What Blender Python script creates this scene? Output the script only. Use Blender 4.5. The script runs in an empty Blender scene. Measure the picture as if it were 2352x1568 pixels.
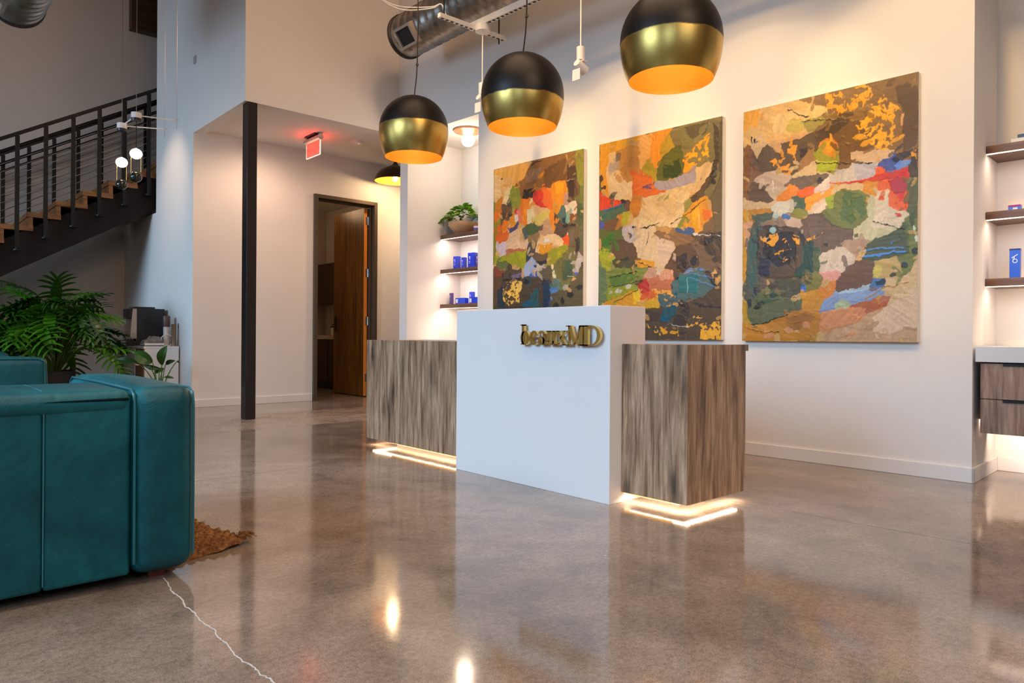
import bpy, bmesh, math, random
import numpy as np
from mathutils import Vector, Matrix
random.seed(7)
PI = math.pi
SC = bpy.context.scene
COL = SC.collection

# ------------------------------------------------------------------ camera
cam_d = bpy.data.cameras.new('camera'); cam = bpy.data.objects.new('camera', cam_d); COL.objects.link(cam)
cam_d.sensor_width = 36.0; cam_d.lens = 36.0 * 1632 / 2352; cam_d.shift_y = -11.4 / 2352
cam_d.clip_start = 0.05; cam_d.clip_end = 100
YAW = math.radians(48.1 - 90)
cam.matrix_world = Matrix.Translation((0, 0, 0.8)) @ Matrix.Rotation(YAW, 4, 'Z') @ Matrix.Rotation(PI / 2, 4, 'X') @ Matrix.Rotation(0.0065, 4, 'Z')
SC.camera = cam
# ------------------------------------------------------------------ colour and world
SC.view_settings.view_transform = 'Standard'; SC.view_settings.look = 'None'
SC.view_settings.gamma = 1.0; SC.view_settings.use_curve_mapping = False
SC.view_settings.exposure = -0.08
w = bpy.data.worlds.new('world'); SC.world = w; w.use_nodes = True
w.node_tree.nodes['Background'].inputs[0].default_value = (0.55, 0.68, 1.0, 1)
w.node_tree.nodes['Background'].inputs[1].default_value = 0.3
try:
    SC.cycles.use_denoising = True
    SC.cycles.max_bounces = 8; SC.cycles.diffuse_bounces = 5; SC.cycles.glossy_bounces = 4
    SC.cycles.sample_clamp_indirect = 4.0
    SC.cycles.caustics_reflective = False; SC.cycles.caustics_refractive = False
except Exception:
    pass

# ------------------------------------------------------------------ lights
def aim(o, d):
    o.rotation_euler = Vector(d).to_track_quat('-Z', 'Y').to_euler()
def area(name, loc, d, sx, sy, watts, col, spread=180, roll=0):
    l = bpy.data.lights.new(name, 'AREA'); l.shape = 'RECTANGLE'; l.size = sx; l.size_y = sy
    l.energy = watts; l.color = col; l.spread = math.radians(spread)
    o = bpy.data.objects.new(name, l); COL.objects.link(o); o.location = loc
    q = Vector(d).to_track_quat('-Z', 'Y')
    o.rotation_euler = (q.to_matrix() @ Matrix.Rotation(roll, 3, 'Z')).to_euler()
    return o
def point(name, loc, watts, col, r=.05):
    l = bpy.data.lights.new(name, 'POINT'); l.energy = watts; l.color = col; l.shadow_soft_size = r
    o = bpy.data.objects.new(name, l); COL.objects.link(o); o.location = loc
    return o
def spot(name, loc, d, watts, col, ang, blend=.2, r=.02):
    l = bpy.data.lights.new(name, 'SPOT'); l.energy = watts; l.color = col; l.shadow_soft_size = r
    l.spot_size = math.radians(ang); l.spot_blend = blend
    o = bpy.data.objects.new(name, l); COL.objects.link(o); o.location = loc; aim(o, d)
    return o
DAY = (0.50, 0.74, 1.0)
WARM = (1.0, 0.66, 0.34)
SOFT = (1.0, 0.80, 0.62)
PEACH = (1.0, 0.77, 0.62)
# daylight through the tall windows on the street side and behind the camera
area('daylight_street', (-3.9, 3.4, 3.1), (1, 0, -.70), 3.4, 2.4, 120, DAY, 88)
area('lounge_day_fill', (-3.9, 7.6, 2.3), (1, 0.30, -.34), 2.6, 2.4, 105, DAY, 100)  # added window light that lifts the wall by the stairs
area('daylight_corner', (-3.9, -2.2, 3.1), (1, 0.35, -.70), 2.6, 2.4, 45, DAY, 88)
area('daylight_rear', (0.5, -3.85, 3.0), (0.1, 1, -.6), 3.0, 2.2, 26, (0.75, 0.86, 1.0), 100)
# soft fill added overhead to brighten the whole room, no fixture
area('ceiling_fill', (1.0, 2.0, 5.9), (0, 0, -1), 5.0, 5.0, 135, (1.0, 0.66, 0.42), 130)
# four ceiling spots across the room that wash the paintings
for _y in (.25, 1.30, 2.35, 3.40):
    _a = math.radians(3.03); _x0, _y0 = 4.555 - 3.0 * math.cos(_a) - _y * math.sin(_a), 1.233 - 3.0 * math.sin(_a) + _y * math.cos(_a)
    _e = math.radians(39)
    spot('picture_wash', (_x0, _y0, 4.5), (math.cos(_e) * math.cos(_a), math.cos(_e) * math.sin(_a), -math.sin(_e)), 370, (1.0, .62, .25), 27, .28, .20)
# hallway downlights
spot('hall_downlight', (3.2, 7.35, 3.0), (0, .25, -1), 46, (1.0, .66, .46), 150, .8, .06)
spot('hall_downlight', (5.6, 7.35, 3.0), (0, .1, -1), 90, (1.0, .70, .42), 150, .8, .06)
# lounge wash that warms the upper wall over the hall
spot('lounge_wash', (3.0, 4.2, 4.6), (0.12, 1, -.22), 60, (1.0, .58, .34), 95, .9, .15)
# unseen spot added for the chandelier's warm patch on the wall by the stairs
spot('wall_scallop', (1.55, 8.55, 3.25), (1, .22, -.72), 36, (1.0, .72, .50), 66, 1.0, .05)
area('entry_fill', (1.2, -3.0, 5.6), (.15, 1, -.75), 3.0, 2.0, 58, (1.0, .68, .43), 110)  # warm fill added behind the camera, with no lamp there
point('office_light', (4.3, 9.2, 2.6), 7, (1.0, .62, .34), .1)
spot('stair_wash', (-0.6, 8.6, 4.7), (.7, 1, -.35), 38, (1.0, .66, .42), 110, .9, .2)

# ------------------------------------------------------------------ materials
MATS = {}
def lin(c):
    return tuple(((x / 12.92) if x <= .04045 else ((x + .055) / 1.055) ** 2.4) for x in c)
def hexc(h):
    return lin(tuple(int(h[i:i + 2], 16) / 255 for i in (0, 2, 4)))
def newmat(name):
    m = bpy.data.materials.new(name); m.use_nodes = True
    return m, m.node_tree, m.node_tree.nodes['Principled BSDF']
def mix_rgb(nt, fac, a, b, mode='MIX'):
    n = nt.nodes.new('ShaderNodeMix'); n.data_type = 'RGBA'; n.blend_type = mode
    def put(s, v):
        if hasattr(v, 'links') or isinstance(v, bpy.types.NodeSocket): nt.links.new(v, s)
        else: s.default_value = v if isinstance(v, float) else (*v[:3], 1)
    if isinstance(fac, bpy.types.NodeSocket): nt.links.new(fac, n.inputs[0])
    else: n.inputs[0].default_value = fac
    put(n.inputs[6], a); put(n.inputs[7], b)
    return n.outputs[2]
def noise(nt, vec, scale, detail=3, rough=.5, dist=0.0):
    n = nt.nodes.new('ShaderNodeTexNoise'); n.inputs['Scale'].default_value = scale
    n.inputs['Detail'].default_value = detail; n.inputs['Roughness'].default_value = rough; n.inputs['Distortion'].default_value = dist
    if vec is not None: nt.links.new(vec, n.inputs['Vector'])
    return n.outputs['Fac']
def ramp(nt, fac, stops):
    n = nt.nodes.new('ShaderNodeValToRGB'); nt.links.new(fac, n.inputs[0])
    e = n.color_ramp.elements
    while len(e) < len(stops): e.new(.5)
    for i, (p, c) in enumerate(stops):
        e[i].position = p; e[i].color = (*c, 1) if len(c) == 3 else c
    return n.outputs[0]
def coords(nt, scale=(1, 1, 1), kind='Object'):
    t = nt.nodes.new('ShaderNodeTexCoord'); m = nt.nodes.new('ShaderNodeMapping'); m.inputs['Scale'].default_value = scale
    nt.links.new(t.outputs[kind], m.inputs[0]); return m.outputs[0]
def bump(nt, b, h, strength=.2, dist=.01):
    n = nt.nodes.new('ShaderNodeBump'); n.inputs['Strength'].default_value = strength; n.inputs['Distance'].default_value = dist
    nt.links.new(h, n.inputs['Height']); nt.links.new(n.outputs[0], b.inputs['Normal'])
def g3(v): return (v, v, v)
def plain(name, col, rough=.5, metal=0.0, spec=.5, emit=0.0, ecol=None, var=.06, vscale=6, bmp=0.0, coat=0.0):
    if name in MATS: return MATS[name]
    m, nt, b = newmat(name)
    c = hexc(col) if isinstance(col, str) else col
    v = coords(nt)
    f = noise(nt, v, vscale, 4, .6)
    d = tuple(x * (1 - var) for x in c); l = tuple(min(1, x * (1 + var)) for x in c)
    nt.links.new(ramp(nt, f, [(.3, d), (.7, l)]), b.inputs['Base Color'])
    b.inputs['Roughness'].default_value = rough; b.inputs['Metallic'].default_value = metal
    b.inputs['Specular IOR Level'].default_value = spec; b.inputs['Coat Weight'].default_value = coat
    if bmp: bump(nt, b, noise(nt, v, 60, 3), bmp, .002)
    if emit:
        b.inputs['Emission Color'].default_value = (*(ecol or c), 1); b.inputs['Emission Strength'].default_value = emit
    MATS[name] = m; return m
def glow(name, col, strength):
    if name in MATS: return MATS[name]
    m, nt, b = newmat(name)
    b.inputs['Base Color'].default_value = (.8, .8, .8, 1)
    b.inputs['Emission Color'].default_value = (*col, 1); b.inputs['Emission Strength'].default_value = strength
    MATS[name] = m; return m
def wood(name, dark, mid, light, grain=(16, 16, 1.1), knots=True, rough=.45, contrast=1.0):
    """streaky laminate; grain runs along the axis with the small scale"""
    m, nt, b = newmat(name)
    v = coords(nt, grain)
    f1 = noise(nt, v, 1.6, 6, .62, .35)
    f2 = noise(nt, v, 6.0, 4, .6, .2)
    base = ramp(nt, f1, [(.30, hexc(dark)), (.47, hexc(mid)), (.66, hexc(light))])
    fine = ramp(nt, f2, [(.3, g3(.58)), (.7, g3(1.25))])
    c = mix_rgb(nt, .8, base, fine, 'MULTIPLY')
    if knots:
        vo = nt.nodes.new('ShaderNodeTexVoronoi'); vo.inputs['Scale'].default_value = 1.0; vo.inputs['Randomness'].default_value = 1.0
        kg = tuple(max(1.8, g * .42) for g in grain)
        kv = coords(nt, kg)
        wn = nt.nodes.new('ShaderNodeTexNoise'); wn.inputs['Scale'].default_value = 1.4; wn.inputs['Detail'].default_value = 3
        nt.links.new(kv, wn.inputs['Vector'])
        ad = nt.nodes.new('ShaderNodeVectorMath'); ad.operation = 'MULTIPLY_ADD'
        nt.links.new(wn.outputs['Color'], ad.inputs[0]); ad.inputs[1].default_value = (.8, .8, .8); nt.links.new(kv, ad.inputs[2])
        nt.links.new(ad.outputs[0], vo.inputs['Vector'])
        kn = ramp(nt, vo.outputs['Distance'], [(.06, g3(.22)), (.22, g3(.66)), (.40, g3(1.0))])
        c = mix_rgb(nt, .95, c, kn, 'MULTIPLY')
    nt.links.new(c, b.inputs['Base Color'])
    b.inputs['Roughness'].default_value = rough
    bump(nt, b, f2, .15, .002)
    MATS[name] = m; return m

def floor_mat(name, rough, tint=1.0):
    m, nt, b = newmat(name)
    v = coords(nt)
    big = noise(nt, v, .8, 6, .62, .5); mid = noise(nt, v, 4.5, 6, .7, .4); fine = noise(nt, v, 60, 4, .7)
    c1 = ramp(nt, big, [(.32, tuple(x * tint for x in (.170, .124, .090))), (.5, tuple(x * tint for x in (.262, .202, .156))), (.70, tuple(x * tint for x in (.340, .278, .226)))])
    c2 = ramp(nt, mid, [(.30, g3(.66)), (.5, g3(1.0)), (.72, g3(1.25))])
    c = mix_rgb(nt, .9, c1, c2, 'MULTIPLY')
    c3 = ramp(nt, fine, [(.34, g3(.62)), (.52, g3(1.0)), (.74, g3(1.3))])
    c = mix_rgb(nt, .7, c, c3, 'MULTIPLY')
    c4 = ramp(nt, noise(nt, v, 260, 2, .6), [(.36, g3(.66)), (.5, g3(1.0)), (.66, g3(1.34))])
    c = mix_rgb(nt, .8, c, c4, 'MULTIPLY')
    vo = nt.nodes.new('ShaderNodeTexVoronoi'); vo.inputs['Scale'].default_value = 14; nt.links.new(v, vo.inputs['Vector'])
    chips = ramp(nt, vo.outputs['Distance'], [(.05, g3(1)), (.085, g3(0))])
    sel = ramp(nt, vo.outputs['Color'], [(.80, g3(0)), (.84, g3(1))])
    patch = ramp(nt, noise(nt, v, .9, 2), [(.42, g3(.05)), (.62, g3(.9))])
    f = mix_rgb(nt, 1.0, chips, sel, 'MULTIPLY'); f = mix_rgb(nt, 1.0, f, patch, 'MULTIPLY')
    c = mix_rgb(nt, f, c, (.46, .40, .34))
    nt.links.new(c, b.inputs['Base Color'])
    r = nt.nodes.new('ShaderNodeMapRange'); nt.links.new(mid, r.inputs[0])
    r.inputs[1].default_value = .3; r.inputs[2].default_value = .7; r.inputs[3].default_value = rough * .8; r.inputs[4].default_value = rough * 1.35
    nt.links.new(r.outputs[0], b.inputs['Roughness'])
    b.inputs['Specular IOR Level'].default_value = .80
    bump(nt, b, mid, .05, .002)
    return m

M_wall = plain('wall_paint', (.80, .765, .725), .75, spec=.25, var=.015, vscale=2, bmp=.05)
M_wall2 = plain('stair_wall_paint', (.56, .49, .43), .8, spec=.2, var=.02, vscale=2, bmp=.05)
M_trim = plain('trim_white', (.80, .775, .745), .45, var=.01)
M_ceil = plain('ceiling_paint', (.60, .56, .52), .85, var=.03)
M_floor = floor_mat('polished_concrete', .085)
M_floor2 = floor_mat('worn_concrete', .26, 1.15)
M_groove = plain('joint_filler', (.06, .05, .045), .8)
M_white = plain('white_lacquer', (.80, .80, .80), .35, var=.01)
M_wood = wood('barn_oak_laminate', '543c28', '9c7c60', 'c4a688', (20, 20, 1.5))
M_woodR = wood('walnut_laminate', '50382a', '8a6a58', 'a88c78', (14, 14, 1.2))
M_shelf = wood('shelf_walnut', '4a3020', '6e4a34', '80604a', (2, 1.0, 14), knots=False, rough=.4)
M_door = wood('stained_door', '402408', '66400e', '80541c', (14, 14, .8), knots=False, rough=.35)
M_dooredge = plain('door_edge_hall_lit', 'e89038', .45)  # hall light on the leaf edge is put into this bright orange
M_darkwood = wood('dark_cabinet_wood', '2a1a12', '3e281c', '4e3426', (14, 14, .8), knots=False)
M_frame = plain('bronze_frame', (.085, .065, .045), .4, metal=.3)
M_black = plain('black_steel', (.022, .018, .017), .32, metal=.4, spec=.5)
M_rail = plain('railing_steel', (.006, .005, .005), .42, spec=.25)
M_cable = plain('steel_cable', (.40, .36, .32), .3, metal=.9)
M_string = plain('stringer_steel', (.012, .008, .007), .6, spec=.2)
M_tread = wood('oak_tread', '6a3e1e', '96602e', 'b07840', (1.0, 12, 12), knots=False)
M_gold = plain('polished_brass', (.95, .58, .16), .30, metal=1.0, var=.05)
M_goldside = M_gold
M_steel = plain('brushed_steel', (.62, .60, .58), .28, metal=1.0)
M_strut = plain('white_strut', (.74, .72, .70), .5)
M_slot = plain('slot_shadow', (.03, .028, .026), .8)
M_whitep = plain('white_plastic', (.82, .80, .78), .4)
M_blackp = plain('black_plastic', (.018, .018, .024), .35)
M_soil = plain('soil', (.03, .02, .015), .9)
M_quartz = plain('pale_quartz', (.66, .68, .68), .3, var=.02)
PAINT1="""p e8be88 -0.04 1.03 1.033 1.01 1.046 -0.056 -0.024 -0.069
p f1bc78 0.002 0.999 0.466 0.994 0.417 0.953 0.356 0.905 0.254 0.878 0.164 0.868 0.017 0.908
p f0cfa0 0.002 0.961 0.097 0.957 0.085 0.812 0.018 0.818
p e8c08c 0.097 0.932 0.241 0.929 0.216 0.875 0.178 0.778 0.112 0.79
p f0dcb0 0.151 0.863 0.235 0.892 0.191 0.777 0.112 0.784
p 8a6238 0.453 0.992 0.538 1.006 0.915 0.996 0.927 0.862 0.862 0.823 0.817 0.856 0.681 0.862 0.658 0.831 0.54 0.843 0.492 0.818 0.357 0.8 0.268 0.82 0.267 0.883 0.368 0.903 0.392 0.944
p 7a5a3a 0.598 0.933 0.816 0.973 0.839 0.895 0.817 0.856 0.681 0.862 0.635 0.834 0.576 0.84
p 9a7048 0.49 0.994 0.725 0.996 0.633 0.941 0.539 0.946
p a0826a 0.38 0.927 0.466 0.954 0.562 0.955 0.551 0.914 0.443 0.883 0.381 0.884
p a08058 0.838 0.965 0.871 0.967 0.861 0.904 0.795 0.888
p 93954c 0.931 1 0.999 0.998 0.999 0.798 0.961 0.79 0.927 0.862
p 7a8a4a 0.96 0.813 0.999 0.809 1 0.627 0.963 0.63
p 5c4434 0.844 0.935 0.927 0.914 0.94 0.758 0.907 0.726 0.841 0.784 0.834 0.872
p 4c382a 0.84 0.854 0.906 0.841 0.907 0.749 0.852 0.772
p 6e5442 0.906 0.865 0.96 0.813 0.963 0.595 0.92 0.621 0.94 0.712
p 5c6a40 0.94 0.712 0.999 0.706 1.002 0.456 0.964 0.515
p e09a22 0.527 0.911 0.598 0.918 0.563 0.889 0.533 0.886
p e09c1e 0.437 0.835 0.491 0.869 0.498 0.841 0.455 0.83
s 3a2c1a 0.45 0.344 0.844 0.492 0.848 0.492 0.805 0.357 0.796
p 8f9a4a 0.191 0.827 0.229 0.88 0.306 0.854 0.332 0.777 0.307 0.748 0.23 0.748 0.191 0.79
p 3a5a30 0.178 0.784 0.217 0.794 0.224 0.762 0.185 0.759
p d08a18 0.052 0.808 0.118 0.834 0.099 0.76 0.087 0.71 0.026 0.708 0.039 0.765
p e87e2a 0.019 0.741 0.093 0.747 0.08 0.704 0.013 0.703
p 5e4432 0.099 0.779 0.217 0.775 0.244 0.735 0.205 0.7 0.087 0.697 0.1 0.734
p 3a4426 0.08 0.71 0.231 0.723 0.192 0.689 0.087 0.687
p c8303a 0.263 0.727 0.294 0.749 0.289 0.719
p e08a80 0.282 0.732 0.345 0.745 0.346 0.677 0.308 0.661
p ef8c14 0.332 0.789 0.431 0.799 0.414 0.721 0.396 0.642 0.334 0.653 0.333 0.727
p f0a020 0.357 0.781 0.407 0.789 0.396 0.673 0.359 0.676
p eee0b8 0.395 0.722 0.444 0.785 0.469 0.728 0.494 0.696 0.482 0.654 0.409 0.654
p d2303e 0.474 0.819 0.564 0.829 0.589 0.754 0.63 0.715 0.565 0.726 0.475 0.771
p e8624a 0.516 0.827 0.564 0.829 0.565 0.781 0.529 0.766
p f08048 0.564 0.829 0.599 0.84 0.67 0.806 0.683 0.71 0.636 0.708 0.589 0.742
p eea02c 0.67 0.83 0.681 0.862 0.812 0.857 0.818 0.775 0.797 0.724 0.729 0.677 0.671 0.711 0.682 0.782
p f2b428 0.704 0.856 0.795 0.85 0.796 0.789 0.728 0.789
p d89a28 0.683 0.716 0.751 0.728 0.752 0.681 0.706 0.679
p c09a90 0.801 0.788 0.84 0.79 0.83 0.721 0.797 0.718
p e8c098 0.469 0.741 0.636 0.708 0.613 0.692 0.494 0.69
p dccb80 0.494 0.666 0.566 0.702 0.637 0.696 0.637 0.661 0.543 0.626 0.494 0.641
p cfa88a 0.555 0.625 0.637 0.661 0.672 0.64 0.684 0.58 0.638 0.571 0.555 0.583
p e8941c 0.637 0.684 0.683 0.675 0.707 0.59 0.672 0.616
p 48706a 0.729 0.671 0.774 0.714 0.819 0.699 0.843 0.616 0.798 0.619 0.752 0.646
p 2a3440 0.786 0.649 0.825 0.652 0.82 0.617 0.787 0.626
p 8fb0a0 0.825 0.675 0.859 0.672 0.859 0.614 0.826 0.617
p ecdcc0 0.814 0.711 0.864 0.707 0.88 0.734 0.929 0.724 0.93 0.667 0.897 0.663 0.864 0.683 0.82 0.676
p 8a4e30 0.859 0.669 0.93 0.661 0.92 0.621 0.876 0.613
p 42322a 0.695 0.68 0.798 0.619 0.931 0.609 0.909 0.588 0.843 0.581 0.787 0.555 0.73 0.583 0.707 0.614
p 3a2a24 0.787 0.614 0.909 0.608 0.909 0.593 0.798 0.595
p e8a04a 0.18 0.665 0.244 0.722 0.308 0.705 0.27 0.658 0.193 0.626
p eee4d8 0.257 0.709 0.301 0.711 0.296 0.668 0.264 0.671
p 1f2f6c 0.187 0.632 0.27 0.648 0.302 0.668 0.283 0.626 0.219 0.611
p d86a24 0.034 0.656 0.179 0.69 0.168 0.571 0.075 0.564 0.028 0.586
p e8922e 0.087 0.678 0.192 0.682 0.167 0.628 0.115 0.612
p 8a8a1c 0.009 0.703 0.08 0.697 0.054 0.661 0.028 0.573 0.009 0.484
p 2e5a34 0.396 0.648 0.482 0.648 0.531 0.608 0.471 0.588 0.422 0.579 0.384 0.612
p 2f5a58 0.353 0.615 0.39 0.624 0.41 0.574 0.36 0.552 0.341 0.585
p 8a7454 0.41 0.574 0.543 0.583 0.508 0.537 0.447 0.535 0.41 0.549
p 6a5a40 0.549 0.619 0.59 0.634 0.579 0.605 0.555 0.601
p e6c4a4 0.181 0.57 0.219 0.605 0.296 0.619 0.348 0.559 0.41 0.562 0.398 0.501 0.221 0.505 0.142 0.522 0.155 0.553
p d4c4c8 0.049 0.546 0.142 0.569 0.169 0.508 0.076 0.481
p b86a50 0.142 0.512 0.386 0.508 0.38 0.496 0.156 0.499
p efcfa6 0.508 0.507 0.544 0.559 0.638 0.571 0.742 0.558 0.799 0.525 0.788 0.502 0.685 0.514 0.569 0.473 0.509 0.483
p e6a030 0.533 0.481 0.556 0.522 0.708 0.525 0.639 0.481 0.569 0.47
p e8e0d0 0.591 0.55 0.662 0.552 0.662 0.534 0.592 0.535
p e4601e 0.799 0.537 0.832 0.558 0.86 0.539 0.85 0.502 0.81 0.513
p e8d4bc 0.898 0.557 0.892 0.546 0.874 0.543 0.857 0.549 0.85 0.56 0.857 0.57 0.874 0.573 0.891 0.568
p e8d4bc 0.904 0.527 0.898 0.515 0.883 0.511 0.867 0.517 0.86 0.53 0.867 0.542 0.882 0.546 0.898 0.54
p 1c2230 0.821 0.562 0.817 0.555 0.805 0.552 0.794 0.556 0.79 0.564 0.794 0.571 0.805 0.573 0.816 0.569
p 2c3a3a 0.41 0.531 0.484 0.545 0.508 0.507 0.472 0.479 0.436 0.45 0.399 0.433 0.392 0.489
p 2a4a50 0.398 0.501 0.441 0.511 0.436 0.45 0.399 0.439
p a0a42a 0.023 0.484 0.169 0.476 0.386 0.495 0.393 0.434 0.362 0.398 0.273 0.421 0.17 0.444 0.023 0.451
p b8b42a 0.298 0.488 0.38 0.49 0.374 0.453 0.311 0.45
p 5c7048 0.05 0.45 0.169 0.451 0.17 0.406 0.064 0.405
p 9a9a2c 0.639 0.47 0.709 0.501 0.833 0.503 0.844 0.476 0.8 0.443 0.71 0.413 0.628 0.428
p bcb63c 0.732 0.476 0.777 0.48 0.766 0.433 0.738 0.435
p 6c6c40 0.71 0.413 0.844 0.476 0.921 0.495 0.933 0.413 0.923 0.328 0.846 0.313 0.779 0.304 0.687 0.366
p 6a5a40 0.843 0.604 0.974 0.583 0.953 0.516 0.997 0.456 0.944 0.401 0.921 0.483 0.866 0.498
p 3a342a 0.975 0.496 0.963 0.465 0.944 0.453 0.93 0.468 0.928 0.501 0.94 0.532 0.958 0.544 0.973 0.529
p 5c4a3c 0.472 0.46 0.628 0.47 0.617 0.423 0.545 0.414 0.485 0.429
p 2a2426 0.521 0.427 0.616 0.435 0.617 0.405 0.546 0.408
p a9b8cf 0.363 0.367 0.399 0.415 0.473 0.448 0.521 0.415 0.498 0.374 0.413 0.347
p 4f4a3c 0.546 0.39 0.64 0.41 0.687 0.366 0.676 0.313 0.571 0.311 0.534 0.348
p cfc6b4 0.575 0.383 0.557 0.373 0.533 0.372 0.516 0.382 0.516 0.397 0.534 0.407 0.559 0.408 0.576 0.398
p cdbcb8 0.623 0.402 0.616 0.392 0.599 0.388 0.583 0.393 0.575 0.404 0.582 0.414 0.599 0.417 0.616 0.412
p 2a2424 0.517 0.399 0.512 0.392 0.501 0.39 0.49 0.393 0.485 0.4 0.49 0.407 0.501 0.409 0.512 0.406
p 1f5fa8 0.437 0.358 0.498 0.374 0.516 0.361 0.498 0.341 0.443 0.343
p e8dcb0 0.698 0.386 0.695 0.379 0.685 0.376 0.675 0.38 0.671 0.388 0.675 0.395 0.684 0.398 0.694 0.394
p e8dcb4 0.722 0.362 0.716 0.354 0.704 0.352 0.69 0.356 0.685 0.363 0.69 0.371 0.703 0.373 0.716 0.37
p e8dcb4 0.731 0.34 0.726 0.331 0.713 0.328 0.7 0.332 0.694 0.341 0.7 0.349 0.713 0.352 0.726 0.348
p cdc0b8 0.917 0.38 0.965 0.458 0.986 0.445 0.976 0.383 0.934 0.362
p 3a62b8 0.942 0.35 0.938 0.339 0.928 0.334 0.918 0.339 0.914 0.351 0.918 0.362 0.928 0.367 0.938 0.361
p 7a2f28 0.024 0.406 0.144 0.395 0.131 0.37 0.031 0.355
p 4a3428 0.011 0.356 0.118 0.364 0.12 0.186 0.013 0.182
p 54602a 0.006 0.188 0.053 0.194 0.057 -0.068 0.01 -0.069
p 2c2a30 0.118 0.383 0.325 0.394 0.363 0.336 0.326 0.319 0.118 0.339
p 8a7a8a 0.21 0.361 0.363 0.373 0.375 0.348 0.249 0.344
p 2a2422 0.118 0.345 0.546 0.342 0.688 0.307 0.643 0.177 0.328 0.164 0.107 0.168
p 4a5c50 0.363 0.336 0.45 0.339 0.45 0.291 0.388 0.305
p 2a2424 0.431 0.319 0.421 0.309 0.395 0.305 0.368 0.31 0.357 0.321 0.368 0.331 0.394 0.335 0.421 0.329
p 5a8078 0.653 0.284 0.711 0.33 0.779 0.31 0.78 0.274 0.689 0.259
p 5a8cc0 0.648 0.272 0.757 0.275 0.735 0.252 0.677 0.245
p 6a7a4a 0.757 0.305 0.869 0.295 0.869 0.272 0.78 0.263
p 4c4c34 0.689 0.236 0.825 0.273 0.934 0.322 1.003 0.399 1.006 0.165 0.667 0.171
p 3c6a68 0.451 0.242 0.499 0.283 0.535 0.276 0.537 0.173 0.452 0.175
p 22405a 0.594 0.31 0.653 0.302 0.661 0.177 0.584 0.175
p 2a3f48 0.052 0.277 0.132 0.307 0.147 0.18 0.054 0.181
p 2a6a80 0.34 0.195 0.451 0.223 0.452 0.187 0.365 0.179
p 52624a 0.789 0.42 0.9 0.415 0.89 0.323 0.802 0.315
p 24201e 0.908 0.239 0.898 0.225 0.875 0.22 0.852 0.226 0.842 0.241 0.851 0.254 0.875 0.259 0.898 0.253
p 2a2622 0.987 0.279 0.985 0.268 0.968 0.261 0.945 0.261 0.93 0.27 0.931 0.282 0.949 0.289 0.972 0.288
p 24201e 0.824 0.203 0.817 0.193 0.8 0.189 0.782 0.193 0.775 0.204 0.782 0.215 0.8 0.219 0.817 0.214
p 2a2622 0.761 0.186 0.755 0.177 0.73 0.17 0.702 0.17 0.686 0.177 0.693 0.187 0.718 0.193 0.746 0.193
p c4bcae 0.852 0.273 0.835 0.263 0.813 0.262 0.797 0.271 0.797 0.285 0.814 0.295 0.837 0.296 0.852 0.287
p 5a4c42 0.564 0.281 0.559 0.26 0.548 0.251 0.536 0.26 0.53 0.282 0.535 0.303 0.547 0.312 0.559 0.302
p 1e1c1c 0.213 0.414 0.206 0.406 0.19 0.404 0.173 0.408 0.166 0.416 0.173 0.424 0.189 0.426 0.206 0.422
s e6bc70 0.5 0.132 0.319 0.249 0.341 0.351 0.324 0.327 0.245 0.314 0.208 0.199 0.185 0.12 0.225
s e8c078 0.4 0.223 0.329 0.351 0.318 0.339 0.275 0.224 0.279
l 2a2018 0.0045 0.456 0.976 0.49 0.991 0.562 0.993
l 3a2a1e 0.0022 0.861 0.913 0.905 0.908
l d8ccb4 0.0017 0.834 0.853 0.906 0.844
l e0d8c8 0.0017 0.846 0.331 0.912 0.327
p 2c2016 0.117 0.93 0.113 0.925 0.104 0.925 0.094 0.927 0.09 0.932 0.094 0.936 0.104 0.937 0.113 0.934
p 48402c 0.013 0.182 1.006 0.171 1.009 -0.057 0.017 -0.069"""
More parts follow.
